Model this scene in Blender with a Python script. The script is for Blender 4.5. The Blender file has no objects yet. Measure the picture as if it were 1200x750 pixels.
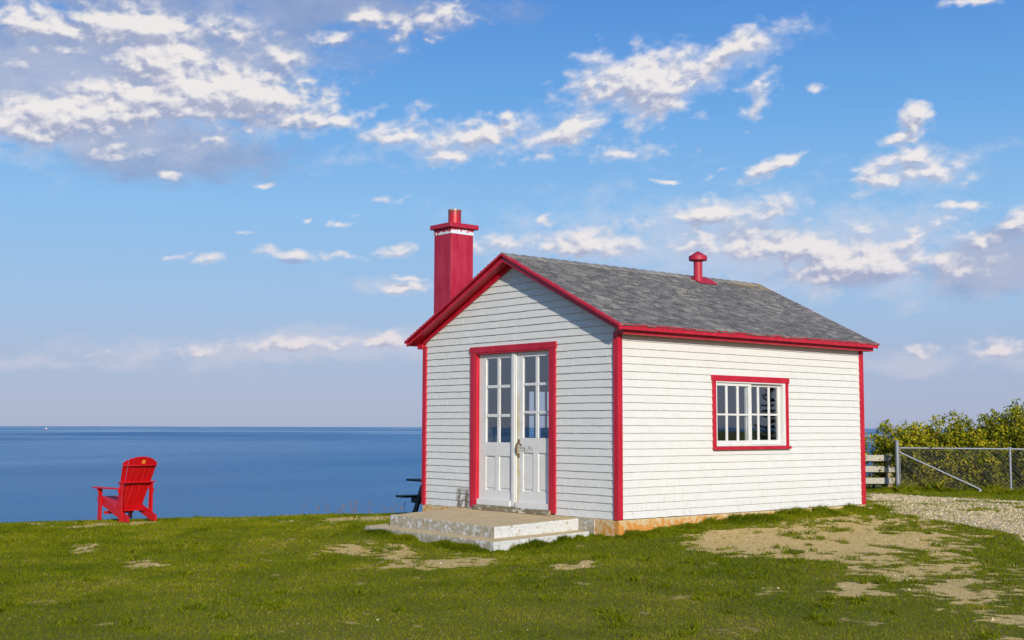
import bpy, math, random
import numpy as np
from mathutils import Vector, Matrix, noise as mnoise

R = math.radians
rnd = random.Random(7)
nr = np.random.default_rng(11)
scene = bpy.context.scene
col = scene.collection

# ------------------------------------------------------------------ camera
YAW, PITCH, ROLL = -0.86546, 0.085784, 0.002928
CAM = Vector((11.5576, -11.6716, 1.19957))
cy, sy, cp, sp = math.cos(YAW), math.sin(YAW), math.cos(PITCH), math.sin(PITCH)
fwd = Vector((sy*cp, cy*cp, sp)); rgt = Vector((cy, -sy, 0)); upv = rgt.cross(fwd)
cr, sr = math.cos(ROLL), math.sin(ROLL)
r2 = cr*rgt + sr*upv; u2 = -sr*rgt + cr*upv
cam_d = bpy.data.cameras.new('camera'); cam = bpy.data.objects.new('camera', cam_d); col.objects.link(cam)
cam.matrix_world = Matrix(((r2.x, u2.x, -fwd.x, CAM.x), (r2.y, u2.y, -fwd.y, CAM.y), (r2.z, u2.z, -fwd.z, CAM.z), (0, 0, 0, 1)))
cam_d.sensor_width = 36; cam_d.lens = 1458.344*36/1200
cam_d.clip_start = 0.1; cam_d.clip_end = 200000
scene.camera = cam

# ------------------------------------------------------------------ view, world, sun
scene.view_settings.view_transform = 'Standard'; scene.view_settings.look = 'None'
scene.view_settings.exposure = 0.05; scene.view_settings.gamma = 1
scene.view_settings.use_curve_mapping = False
SUN = Vector((2.0, -1.0, 0.88)).normalized()
SUN_EL = math.asin(SUN.z); SUN_AZ = math.atan2(SUN.x, SUN.y)
sl = bpy.data.lights.new('sun', 'SUN'); sl.energy = 4.2; sl.angle = R(0.53); sl.color = (1.0, 0.91, 0.77)
so = bpy.data.objects.new('sun', sl); col.objects.link(so)
so.rotation_euler = SUN.to_track_quat('Z', 'Y').to_euler(); so.location = (30, -20, 25)
SKY_STRENGTH = 0.15

VEIL=[(-0.6610,0.1450,0.1493,0.0335,-3,1.20),(-1.0355,0.0624,0.1418,0.0101,2,1.30),(-1.1960,0.2509,0.1491,0.0434,8,1.10),(-0.8103,0.1576,0.0949,0.0213,5,0.90),(-0.5024,0.1229,0.0604,0.0280,10,1.10),(-0.8938,0.2286,0.1393,0.0185,8,0.80),
(-0.5410,0.0498,0.0925,0.0097,0,1.00),(-0.7132,0.2794,0.0941,0.0180,20,0.80),(-0.9550,0.1125,0.0513,0.0068,0,0.90),(-1.2202,0.0473,0.0905,0.0064,0,0.80),(-0.5437,0.1926,0.0627,0.0201,10,0.80)]
WHITE=[(-1.2224,0.2971,0.0853,0.0084,0,1.30),(-1.1658,0.3027,0.0644,0.0094,0,1.40),(-1.1393,0.2777,0.0326,0.0207,-35,1.50),(-1.1060,0.2614,0.0479,0.0161,-14,1.50),(-1.1955,0.2370,0.0768,0.0119,14,1.55),(-1.1385,0.2502,0.0609,0.0120,0,1.40),
(-1.0727,0.2582,0.0419,0.0130,-5,1.50),(-1.2351,0.2191,0.0456,0.0102,8,1.00),(-1.1456,0.2709,0.0211,0.0223,-30,1.00),(-1.1051,0.2218,0.0263,0.0074,5,0.80),(-1.1694,0.2081,0.0476,0.0097,0,0.55),(-1.0531,0.2885,0.0237,0.0081,0,1.00),
(-1.0111,0.3062,0.0206,0.0057,10,0.90),(-1.0080,0.2408,0.0308,0.0066,15,0.80),(-1.1337,0.1934,0.0105,0.0033,5,0.80),(-1.0358,0.2712,0.0170,0.0041,10,0.80),(-0.9224,0.3252,0.0298,0.0137,15,1.00),(-0.9537,0.3089,0.0113,0.0162,-30,0.90),
(-0.9782,0.3223,0.0347,0.0072,0,0.90),(-0.9362,0.3068,0.0070,0.0049,0,0.80),(-0.9590,0.2323,0.0294,0.0100,15,1.00),(-0.9447,0.2473,0.0156,0.0083,30,1.00),(-0.9021,0.2319,0.0479,0.0101,10,1.00),(-0.9201,0.2169,0.0226,0.0067,0,0.90),
(-0.8743,0.2482,0.0131,0.0050,5,0.90),(-0.8311,0.2321,0.0479,0.0092,18,1.00),(-0.8429,0.2160,0.0174,0.0067,-10,0.90),(-0.8018,0.2412,0.0191,0.0075,10,0.90),(-0.7770,0.2195,0.0363,0.0075,0,0.95),(-0.7628,0.2724,0.0364,0.0181,5,1.50),
(-0.7975,0.2797,0.0105,0.0074,30,0.80),(-0.6892,0.2927,0.0442,0.0113,22,1.10),(-0.7167,0.2723,0.0223,0.0065,30,0.90),(-0.6638,0.2662,0.0134,0.0114,0,0.90),(-0.6694,0.2508,0.0168,0.0082,25,0.90),(-0.6778,0.2314,0.0059,0.0033,0,0.60),
(-0.6259,0.2628,0.0083,0.0040,0,0.60),(-0.6547,0.2054,0.0266,0.0058,18,1.00),(-0.7005,0.2003,0.0118,0.0025,25,0.70),(-0.5512,0.1931,0.0394,0.0073,8,1.00),(-0.5559,0.2056,0.0316,0.0089,10,0.95),(-0.5850,0.1904,0.0209,0.0033,-5,0.80),
(-0.5457,0.2364,0.0118,0.0103,0,0.95),(-0.5587,0.2225,0.0206,0.0048,15,0.80),(-0.5145,0.1691,0.0153,0.0040,-5,0.90),(-0.5098,0.1860,0.0107,0.0072,20,0.60),(-0.4806,0.1506,0.0164,0.0095,20,1.10),(-0.5050,0.1391,0.0197,0.0064,20,0.90),
(-0.6941,0.1693,0.0522,0.0117,3,1.00),(-0.7966,0.1473,0.0516,0.0111,0,0.95),(-0.8795,0.1480,0.0311,0.0094,3,0.95),(-0.8380,0.1659,0.0173,0.0060,20,0.60),(-0.7587,0.1625,0.0343,0.0076,5,0.70),(-0.6412,0.1391,0.0658,0.0133,-5,1.20),
(-0.5895,0.1276,0.0640,0.0148,0,1.20),(-0.5511,0.1444,0.0352,0.0097,30,0.85),(-0.5890,0.1539,0.0241,0.0066,-10,0.70),(-1.0401,0.1353,0.0218,0.0059,0,1.00),(-1.1030,0.1320,0.0123,0.0042,5,1.00),(-1.0030,0.1362,0.0170,0.0042,0,0.90),
(-0.9703,0.1388,0.0239,0.0051,5,0.90),(-1.1276,0.1318,0.0097,0.0025,15,0.70),(-1.0784,0.1515,0.0132,0.0025,15,0.60),(-1.0325,0.1604,0.0059,0.0034,25,0.70),(-1.0047,0.1591,0.0076,0.0034,10,0.70),(-0.9912,0.1696,0.0102,0.0025,10,0.50),
(-0.9695,0.1823,0.0163,0.0042,5,1.00),(-0.9515,0.1105,0.0308,0.0043,3,0.85),(-0.9550,0.1186,0.0240,0.0021,0,0.70),(-1.0355,0.0645,0.1168,0.0076,3,0.78),(-0.9682,0.0700,0.0510,0.0077,0,0.75),(-1.1078,0.0586,0.0243,0.0050,5,0.60),
(-1.1807,0.0572,0.0233,0.0033,15,0.50),(-0.4964,0.0574,0.0224,0.0072,3,1.00),(-0.5469,0.0583,0.0232,0.0065,-5,0.62),(-0.5029,0.3180,0.0387,0.0046,0,0.70),(-1.0679,0.1906,0.0133,0.0042,5,0.60),(-0.7413,0.1953,0.0077,0.0025,0,0.80),
(-0.8380,0.2755,0.0227,0.0050,20,0.45),(-0.6310,0.1621,0.0074,0.0041,20,0.70),(-0.9270,0.2080,0.0173,0.0025,0,0.50),(-0.6855,0.2058,0.0067,0.0025,0,0.50),(-1.2519,0.2674,0.0136,0.0108,0,0.50),(-1.2280,0.2792,0.0308,0.0108,0,0.50)]
GREY=[(-1.1903,0.2716,0.1105,0.0235,8,1.70),(-1.2333,0.2569,0.0689,0.0202,12,1.00),(-1.1472,0.2122,0.0579,0.0138,0,1.60),(-1.1823,0.2169,0.0552,0.0112,0,0.80),(-1.0266,0.3279,0.1287,0.0144,0,1.15),(-1.1599,0.3194,0.1780,0.0124,0,1.10),
(-1.2994,0.2711,0.0727,0.0376,0,1.00),(-1.2283,0.2884,0.0848,0.0154,0,0.80),(-0.4785,0.1206,0.0334,0.0111,8,1.80),(-0.4929,0.1404,0.0413,0.0096,20,1.10),(-0.5177,0.1191,0.0137,0.0032,5,0.80),(-0.6026,0.1167,0.0724,0.0083,0,0.75),
(-0.6742,0.1520,0.0667,0.0151,0,0.55),(-1.0723,0.2399,0.0669,0.0082,0,0.60),(-0.6928,0.2721,0.0340,0.0082,20,0.35),(-0.4789,0.1060,0.0185,0.0056,0,0.70),(-1.0400,0.1306,0.0201,0.0034,0,0.50)]


world = bpy.data.worlds.new("World"); scene.world = world; world.use_nodes = True

class NT:
    """tiny node-building helper"""
    def __init__(s, tree): s.t = tree; s.n = tree.nodes; s.l = tree.links
    def node(s, typ, **kw):
        n = s.n.new(typ)
        for k, v in kw.items(): setattr(n, k, v)
        return n
    def link(s, a, b): s.l.new(a, b)
    def put(s, sock, v):
        if isinstance(v, bpy.types.NodeSocket): s.l.new(v, sock)
        elif v is not None: sock.default_value = v
    def math(s, op, a, b=None, c=None, clamp=False):
        n = s.node('ShaderNodeMath', operation=op, use_clamp=clamp)
        s.put(n.inputs[0], a); s.put(n.inputs[1], b)
        if c is not None: s.put(n.inputs[2], c)
        return n.outputs[0]
    def maprange(s, v, a, b, c=0.0, d=1.0, smooth=False):
        n = s.node('ShaderNodeMapRange', interpolation_type='SMOOTHSTEP' if smooth else 'LINEAR')
        s.put(n.inputs[0], v)
        for i, x in enumerate((a, b, c, d)): s.put(n.inputs[1+i], x)
        return n.outputs[0]
    def mix(s, f, a, b, blend='MIX'):
        n = s.node('ShaderNodeMix', data_type='RGBA', blend_type=blend)
        s.put(n.inputs['Factor'], f)
        for sock, v in ((n.inputs[6], a), (n.inputs[7], b)):
            if isinstance(v, tuple) and len(v) == 3: v = v+(1,)
            s.put(sock, v)
        return n.outputs[2]
    def noise(s, vec, scale, detail=4, rough=0.55, dist=0.0, dim='3D'):
        n = s.node('ShaderNodeTexNoise', noise_dimensions=dim)
        s.put(n.inputs['Vector'], vec); n.inputs['Scale'].default_value = scale
        n.inputs['Detail'].default_value = detail; n.inputs['Roughness'].default_value = rough
        n.inputs['Distortion'].default_value = dist
        return n.outputs['Fac']
    def mapping(s, vec, loc=(0, 0, 0), rot=(0, 0, 0), scale=(1, 1, 1), typ='POINT'):
        n = s.node('ShaderNodeMapping', vector_type=typ)
        s.put(n.inputs[0], vec); n.inputs[1].default_value = loc; n.inputs[2].default_value = rot; n.inputs[3].default_value = scale
        return n.outputs[0]
    def vadd(s, a, b):
        n = s.node('ShaderNodeVectorMath', operation='ADD'); s.put(n.inputs[0], a); s.put(n.inputs[1], b); return n.outputs[0]
    def vlen(s, a):
        n = s.node('ShaderNodeVectorMath', operation='LENGTH'); s.put(n.inputs[0], a); return n.outputs['Value']
    def sep(s, v):
        n = s.node('ShaderNodeSeparateXYZ'); s.put(n.inputs[0], v); return n.outputs
    def comb(s, x, y, z):
        n = s.node('ShaderNodeCombineXYZ'); s.put(n.inputs[0], x); s.put(n.inputs[1], y); s.put(n.inputs[2], z); return n.outputs[0]
    def ramp(s, f, stops, interp='LINEAR'):
        n = s.node('ShaderNodeValToRGB'); s.put(n.inputs[0], f); cr_ = n.color_ramp; cr_.interpolation = interp
        while len(cr_.elements) < len(stops): cr_.elements.new(0.5)
        for e, (p, c) in zip(cr_.elements, stops): e.position = p; e.color = c+(1,)
        return n.outputs[0]

w = NT(world.node_tree); w.n.clear()
tc = w.node('ShaderNodeTexCoord'); nrm = w.node('ShaderNodeVectorMath', operation='NORMALIZE'); w.link(tc.outputs['Generated'], nrm.inputs[0])
X, Y, Z = w.sep(nrm.outputs[0])
az = w.math('ARCTAN2', X, Y); el = w.math('ARCSINE', Z)
P = w.comb(az, el, 0.0)
sky = w.node('ShaderNodeTexSky', sky_type='NISHITA', sun_disc=False)
sky.sun_elevation = SUN_EL; sky.sun_rotation = SUN_AZ; sky.altitude = 40; sky.air_density = 1.0; sky.dust_density = 0.4; sky.ozone_density = 3.0
K = 1.0/SKY_STRENGTH   # the ramp below holds displayed radiance
def kc(r, g, b): return (r*K, g*K, b*K)
skyc = sky.outputs[0]
# polarised blue high up, lilac haze bank low over the sea
haze_f = w.maprange(w.math('ABSOLUTE', el), 0.0, 0.34, 0.0, 1.0)
tone = w.ramp(haze_f, [(0.0, (.335, .39, .585)), (0.16, (.325, .405, .61)), (0.27, (.31, .45, .68)), (0.50, (.24, .47, .77)), (0.75, (.13, .36, .74)), (1.0, (.075, .25, .66))])
tone_s = w.node('ShaderNodeVectorMath', operation='SCALE'); w.link(tone, tone_s.inputs[0]); tone_s.inputs[3].default_value = K
upper = w.maprange(el, 0.34, 1.1, 1.0, 0.0)
front = w.maprange(w.math('COSINE', w.math('SUBTRACT', az, YAW)), -0.2, 0.6, 0.85, 1.0)
base = w.mix(w.math('MULTIPLY', w.math('MULTIPLY', upper, front), 0.9), skyc, tone_s.outputs[0])
bg = w.node('ShaderNodeBackground'); w.link(base, bg.inputs[0]); bg.inputs[1].default_value = SKY_STRENGTH
wo = w.node('ShaderNodeOutputWorld'); w.link(bg.outputs[0], wo.inputs[0])

# ------------------------------------------------------------------ mesh helpers
class MB:
    def __init__(s): s.v = []; s.f = []; s.t = []
    def add(s, verts, faces, tint=0.5):
        b = len(s.v); s.v += [tuple(p) for p in verts]; s.f += [tuple(i+b for i in f) for f in faces]; s.t += [tint]*len(verts); return s
    def box(s, x0, x1, y0, y1, z0, z1, tint=0.5):
        return s.add([(x0,y0,z0),(x1,y0,z0),(x1,y1,z0),(x0,y1,z0),(x0,y0,z1),(x1,y0,z1),(x1,y1,z1),(x0,y1,z1)],
                     [(0,3,2,1),(4,5,6,7),(0,1,5,4),(1,2,6,5),(2,3,7,6),(3,0,4,7)], tint)
    def hexa(s, bot, top, tint=0.5):
        return s.add(list(bot)+list(top), [(0,3,2,1),(4,5,6,7),(0,1,5,4),(1,2,6,5),(2,3,7,6),(3,0,4,7)], tint)
    def prism(s, poly, d, tint=0.5):
        """poly: list of 3-D points (planar, convex or simple), extruded by vector d"""
        n = len(poly); d = Vector(d); a = [Vector(p) for p in poly]; b = [p+d for p in a]
        return s.add(a+b, [tuple(range(n-1, -1, -1)), tuple(range(n, 2*n))]+[(i, (i+1) % n, (i+1) % n+n, i+n) for i in range(n)], tint)
    def beam(s, p0, p1, wdt, thk, up=(0, 0, 1), tint=0.5):
        p0, p1, up = Vector(p0), Vector(p1), Vector(up); d = (p1-p0).normalized()
        side = d.cross(up).normalized(); u = side.cross(d).normalized()
        a, b = side*wdt/2, u*thk/2
        return s.hexa([p0-a-b, p0+a-b, p1+a-b, p1-a-b], [p0-a+b, p0+a+b, p1+a+b, p1-a+b], tint)
    def tube(s, pts, rad, n=10, tint=0.5, cap=True):
        pts = [Vector(p) for p in pts]; rs = rad if isinstance(rad, (list, tuple)) else [rad]*len(pts)
        rings = []
        for i, p in enumerate(pts):
            d = (pts[min(i+1, len(pts)-1)]-pts[max(i-1, 0)]).normalized()
            a = d.orthogonal().normalized() if abs(d.z) < .99 else Vector((1, 0, 0)); a = (a-d*a.dot(d)).normalized(); b = d.cross(a)
            rings.append([p+rs[i]*(a*math.cos(2*math.pi*k/n)+b*math.sin(2*math.pi*k/n)) for k in range(n)])
        vs = [q for r_ in rings for q in r_]; fs = []
        for i in range(len(pts)-1):
            for k in range(n): fs.append((i*n+k, i*n+(k+1) % n, (i+1)*n+(k+1) % n, (i+1)*n+k))
        if cap: fs += [tuple(range(n-1, -1, -1)), tuple(range((len(pts)-1)*n, len(pts)*n))]
        return s.add(vs, fs, tint)
    def lathe(s, prof, c, n=24, tint=0.5):
        cx_, cy_, cz_ = c; vs = []; fs = []
        for (r_, z_) in prof: vs += [(cx_+r_*math.cos(2*math.pi*k/n), cy_+r_*math.sin(2*math.pi*k/n), cz_+z_) for k in range(n)]
        for i in range(len(prof)-1):
            for k in range(n): fs.append((i*n+k, i*n+(k+1) % n, (i+1)*n+(k+1) % n, (i+1)*n+k))
        fs += [tuple(range(n-1, -1, -1)), tuple(range((len(prof)-1)*n, len(prof)*n))]
        return s.add(vs, fs, tint)

def link_obj(name, me, mat, parent=None, smooth=False, bevel=0):
    o = bpy.data.objects.new(name, me); col.objects.link(o)
    if mat is not None: me.materials.append(mat)
    if parent is not None: o.parent = parent
    if smooth:
        for p in me.polygons: p.use_smooth = True
    if bevel:
        b = o.modifiers.new('bevel', 'BEVEL'); b.width = bevel; b.segments = 2; b.limit_method = 'ANGLE'; b.angle_limit = R(40)
    return o

def build(name, mb, mat, parent=None, smooth=False, bevel=0):
    me = bpy.data.meshes.new(name); me.from_pydata(mb.v, [], mb.f); me.update()
    a = me.attributes.new('tint', 'FLOAT', 'POINT'); a.data.foreach_set('value', np.array(mb.t, dtype=np.float32))
    return link_obj(name, me, mat, parent, smooth, bevel)

def npmesh(name, V, F, mat, attrs=None, parent=None, smooth=False):
    """fast mesh from numpy: V (n,3), F (m,k) with equal-sized polygons"""
    me = bpy.data.meshes.new(name); n, (m, k) = len(V), F.shape
    me.vertices.add(n); me.vertices.foreach_set('co', np.ascontiguousarray(V, dtype=np.float32).ravel())
    me.loops.add(m*k); me.loops.foreach_set('vertex_index', np.ascontiguousarray(F, dtype=np.int32).ravel())
    me.polygons.add(m); me.polygons.foreach_set('loop_start', np.arange(0, m*k, k, dtype=np.int32))
    me.polygons.foreach_set('use_smooth', np.full(m, smooth, dtype=bool))
    me.update(calc_edges=True); me.validate()
    for nm, arr in (attrs or {}).items():
        a = me.attributes.new(nm, 'FLOAT', 'POINT'); a.data.foreach_set('value', np.ascontiguousarray(arr, dtype=np.float32))
    return link_obj(name, me, mat, parent)

def tag(o, label=None, cat=None, group=None, kind=None):
    if label: o['label'] = label
    if cat: o['category'] = cat
    if group: o['group'] = group
    if kind: o['kind'] = kind
    return o

def empty(name, loc=(0, 0, 0), rz=0, **kw):
    o = bpy.data.objects.new(name, None); col.objects.link(o); o.location = loc; o.rotation_euler = (0, 0, rz); o.empty_display_size = .2
    return tag(o, **kw)

# ------------------------------------------------------------------ clouds: a far layer 70 km out, density given by puffs and noise
def perlin(x, y, seed=0):
    xi, yi = np.floor(x).astype(np.int64), np.floor(y).astype(np.int64); fx, fy = x-xi, y-yi
    u = fx**3*(fx*(fx*6-15)+10); v = fy**3*(fy*(fy*6-15)+10)
    def g(i, j, dx, dy):
        n = (i*374761393+j*668265263+seed*1442695041) & 0x7fffffff; n = ((n ^ (n >> 13))*1274126177) & 0x7fffffff
        a = ((n ^ (n >> 16)) & 0xffff)/65536.0*2*np.pi; return np.cos(a)*dx+np.sin(a)*dy
    a = g(xi, yi, fx, fy)*(1-u)+g(xi+1, yi, fx-1, fy)*u; b_ = g(xi, yi+1, fx, fy-1)*(1-u)+g(xi+1, yi+1, fx-1, fy-1)*u
    return (a*(1-v)+b_*v)*1.4
def pfbm(x, y, seed, o=5, gain=.55, billow=False):
    r_, a, tot = 0, 1.0, 0
    for i in range(o):
        n = perlin(x, y, seed+i*7)
        r_ = r_+a*((1-2*np.abs(n)) if billow else n); tot += a; a *= gain; x, y = x*1.96*.8-y*1.96*.6+3.1, x*1.96*.6+y*1.96*.8+1.7
    return r_/tot
def cloud_density(az, el, blobs, amp, sc, seed):
    """sum of soft elliptical puffs, warped and eroded by noise"""
    wx = pfbm(az*sc*1.3, el*sc*2.2, seed, 3)*.014; wy = pfbm(az*sc*1.3+9, el*sc*2.2, seed+3, 3)*.007
    a, e = az+wx, el+wy; cur = np.full(az.shape, -1.2)
    for (ca, ce, rx, ry, rot, s_) in blobs:
        c, s2 = math.cos(R(rot)), math.sin(R(rot)); dx, dy = a-ca, e-ce
        d = s_-.80*np.sqrt(((dx*c+dy*s2)/rx)**2+((-dx*s2+dy*c)/ry)**2)
        h = np.clip(.5+.5*(d-cur)/.22, 0, 1); cur = cur*(1-h)+d*h+.22*h*(1-h)
    n = pfbm(az*sc, el*sc*1.75, seed+11, 6, .6); bl = pfbm(az*sc*1.7, el*sc*2.6, seed+29, 5, .55, True)-.35
    return cur+amp*(n*1.1+bl*.45)
na, ne = 760, 430
azs = np.linspace(YAW-.62, YAW+.62, na); els = np.linspace(.006, .56, ne); AZ, EL = np.meshgrid(azs, els)
RC = 70000.0
CV = np.stack([CAM.x+RC*np.sin(AZ)*np.cos(EL), CAM.y+RC*np.cos(AZ)*np.cos(EL), RC*np.sin(EL)], -1).reshape(-1, 3)
ix = np.arange(na*ne).reshape(ne, na); CF = np.stack([ix[:-1, :-1], ix[:-1, 1:], ix[1:, 1:], ix[1:, :-1]], -1).reshape(-1, 4)
dW = cloud_density(AZ, EL, WHITE, 1.0, 30, 3)-.06; dU = cloud_density(AZ+.0030, EL+.0060, WHITE, 1.0, 30, 3)-.06; dG = cloud_density(AZ, EL, GREY, .60, 16, 60); dV = cloud_density(AZ, EL, VEIL, .95, 20, 90)
def m_cloud():
    m, t, b = mat_new('cloud_light'); t.n.remove(b)
    g = t.node('ShaderNodeNewGeometry').outputs['Position']; p = t.mapping(g, scale=(1/RC, 1/RC, 1.7/RC))
    fn = t.math('MULTIPLY', t.math('SUBTRACT', t.noise(p, 150, 5, .65), .5), .55)
    fn2 = t.math('MULTIPLY', t.math('SUBTRACT', t.noise(t.mapping(p, loc=(.0022, .0018, .0045)), 150, 3, .65), .5), .55)
    d0 = t.math('ADD', attr(t, 'white'), fn); d1 = t.math('ADD', attr(t, 'white_up'), fn2); dg = t.math('ADD', attr(t, 'grey'), fn)
    aw = t.math('MULTIPLY', t.maprange(d0, -.12, .92, 0, 1, True), .97)
    ag = t.math('MULTIPLY', t.maprange(dg, -.05, .90, 0, 1, True), .80)
    lit = t.math('MULTIPLY_ADD', t.math('SUBTRACT', d0, d1), 1.35, .50, clamp=True)
    lit = t.math('MULTIPLY_ADD', t.math('SUBTRACT', t.maprange(d0, .1, 1.1), .45), .26, lit, clamp=True)
    cw = t.ramp(lit, [(0.0, (.33, .38, .55)), (0.35, (.50, .52, .64)), (0.7, (.70, .69, .74)), (1.0, (.84, .80, .79))])
    zz = t.sep(p)[2]; low = t.maprange(zz, .01, .30, .42, 0.0)
    cw = t.mix(low, cw, (.55, .48, .60))
    cg = t.mix(t.noise(p, 40, 4), (.19, .28, .50), (.40, .46, .63))
    av = t.math('MULTIPLY', t.maprange(t.math('ADD', attr(t, 'veil'), fn), -.05, 1.0, 0, 1, True), .42)
    cg = t.mix(t.math('DIVIDE', ag, t.math('ADD', t.math('ADD', ag, av), .001)), t.mix(low, (.66, .67, .75), (.56, .50, .62)), cg)
    c = t.mix(aw, cg, cw)
    inv = lambda q: t.math('SUBTRACT', 1.0, q)
    alpha = inv(t.math('MULTIPLY', t.math('MULTIPLY', inv(aw), inv(ag)), inv(av)))
    em = t.node('ShaderNodeEmission'); t.put(em.inputs[0], c); tr = t.node('ShaderNodeBsdfTransparent'); mx = t.node('ShaderNodeMixShader')
    t.link(alpha, mx.inputs[0]); t.link(tr.outputs[0], mx.inputs[1]); t.link(em.outputs[0], mx.inputs[2]); t.link(mx.outputs[0], t.n['Material Output'].inputs[0]); return m

# ------------------------------------------------------------------ materials
def mat_new(name):
    m = bpy.data.materials.new(name); m.use_nodes = True; t = NT(m.node_tree); b = t.n['Principled BSDF']; return m, t, b
def bump(t, b, h, strength=0.3, dist=0.01):
    n = t.node('ShaderNodeBump'); n.inputs['Strength'].default_value = strength; n.inputs['Distance'].default_value = dist
    t.link(h, n.inputs['Height']); t.link(n.outputs[0], b.inputs['Normal'])
def attr(t, name):
    n = t.node('ShaderNodeAttribute', attribute_name=name); return n.outputs['Fac']
def objco(t): return t.node('ShaderNodeTexCoord').outputs['Object']

def simple(name, c, rough=0.6, metal=0.0, var=0.15, scale=12, bumpk=0.0, spec=0.5, tintk=0.0):
    m, t, b = mat_new(name); co = objco(t)
    n = t.noise(co, scale, 5)
    dk = tuple(x*(1-var) for x in c); lt = tuple(min(1, x*(1+var)) for x in c)
    cc = t.mix(t.maprange(n, .3, .7), dk, lt)
    if tintk: cc = t.mix(attr(t, 'tint'), t.mix(tintk, cc, (0, 0, 0), 'MIX'), cc)
    t.put(b.inputs['Base Color'], cc); b.inputs['Roughness'].default_value = rough; b.inputs['Metallic'].default_value = metal
    b.inputs['Specular IOR Level'].default_value = spec
    if bumpk: bump(t, b, t.noise(co, scale*4, 4), bumpk, 0.004)
    return m

def red_paint(name, c=(.44, .004, .020), faded=(.52, .014, .036), worn=0.5, rough=.42):
    m, t, b = mat_new(name); co = objco(t)
    streak = t.noise(t.mapping(co, scale=(1, 1, .25)), 9, 5)
    cc = t.mix(t.maprange(streak, .38, .68), c, faded)
    spots = t.maprange(t.noise(co, 34, 3, .7), .745-.03*worn, .80)
    cc = t.mix(spots, cc, (.62, .50, .44))
    t.put(b.inputs['Base Color'], cc); b.inputs['Roughness'].default_value = rough
    bump(t, b, t.noise(t.mapping(co, scale=(1, 1, .3)), 60, 3), .12, .003)
    return m
clouds = npmesh('sky_clouds', CV, CF, m_cloud(), {'white': dW.ravel(), 'white_up': dU.ravel(), 'grey': dG.ravel(), 'veil': dV.ravel()}, smooth=True); tag(clouds, kind='structure')
M_red = red_paint('red_trim_paint')
M_redc = red_paint('red_chimney_paint', (.38, .006, .030), (.46, .026, .055), .8, .5)
M_chair = red_paint('red_chair_plastic', (.48, .003, .006), (.52, .005, .010), -1, .38)

def m_shingle_white():
    m, t, b = mat_new('white_painted_shingle'); co = objco(t); x, y, z = t.sep(co)
    grain = t.noise(t.mapping(co, scale=(1, 1, .06)), 160, 3, .6)
    tn = attr(t, 'tint')
    c = t.mix(tn, (.665, .665, .645), (.69, .69, .675))
    c = t.mix(t.maprange(grain, .42, .75, 0, .20), c, (.56, .56, .54))
    big = t.noise(co, 1.7, 4)
    c = t.mix(t.maprange(big, .5, .75, 0, .25), c, (.66, .66, .60))
    # rust freckles below nails, dirt splash on the lowest courses
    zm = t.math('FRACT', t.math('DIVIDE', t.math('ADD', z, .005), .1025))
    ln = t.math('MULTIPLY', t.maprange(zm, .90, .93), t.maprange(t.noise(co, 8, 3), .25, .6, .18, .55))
    c = t.mix(ln, c, (.36, .34, .28))  # grimy band under each butt, the course shadow line painted into the colour
    fr = t.math('MULTIPLY', t.maprange(t.noise(t.mapping(co, scale=(1, 1, .35)), 30, 4, .7), .70, .78), .75)
    c = t.mix(fr, c, (.42, .33, .20))
    lo = t.math('MULTIPLY', t.maprange(z, .75, 0.0), t.maprange(t.noise(t.mapping(co, scale=(1, 1, .3)), 22, 5, .7), .55, .68))
    c = t.mix(t.math('MULTIPLY', lo, .55), c, (.45, .41, .33))
    # the patch of bare grey wood left of the door
    mx = t.math('MULTIPLY', t.maprange(x, -3.50, -3.42), t.maprange(x, -3.15, -3.20))
    mz = t.math('MULTIPLY', t.maprange(z, .31, .24), t.maprange(y, .1, .05))
    pn = t.maprange(t.noise(t.mapping(co, scale=(1, 1, .22)), 19, 5, .7), .39, .50)
    c = t.mix(t.math('MULTIPLY', t.math('MULTIPLY', mx, mz), pn), c, (.16, .13, .09))
    t.put(b.inputs['Base Color'], c); b.inputs['Roughness'].default_value = .62
    bump(t, b, grain, .35, .004)
    return m
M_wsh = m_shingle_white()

def m_roof():
    m, t, b = mat_new('grey_roof_shingle'); co = objco(t); x, y, z = t.sep(co)
    tn = attr(t, 'tint')
    c = t.ramp(tn, [(0, (.05, .052, .062)), (.25, (.10, .10, .112)), (.5, (.15, .15, .16)), (.75, (.21, .205, .205)), (.92, (.27, .26, .24)), (1, (.42, .39, .34))])
    g = t.noise(t.mapping(co, scale=(1, .4, 1)), 55, 5, .75)
    c = t.mix(t.maprange(g, .36, .64), t.mix(.5, c, (.03, .03, .035)), t.mix(.35, c, (.42, .39, .34)))
    li = t.math('MULTIPLY', t.maprange(t.noise(co, 14, 5, .7), .60, .70), .45)
    c = t.mix(li, c, (.26, .24, .17))
    ye = t.math('MULTIPLY', t.math('MULTIPLY', t.maprange(z, 3.50, 3.62), t.maprange(y, 4.2, 5.6)), t.maprange(t.noise(co, 9, 4), .42, .55))
    c = t.mix(t.math('MULTIPLY', ye, .7), c, (.34, .24, .08))
    t.put(b.inputs['Base Color'], c); b.inputs['Roughness'].default_value = .75
    bump(t, b, g, .4, .004)
    return m
M_roof = m_roof()

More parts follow.
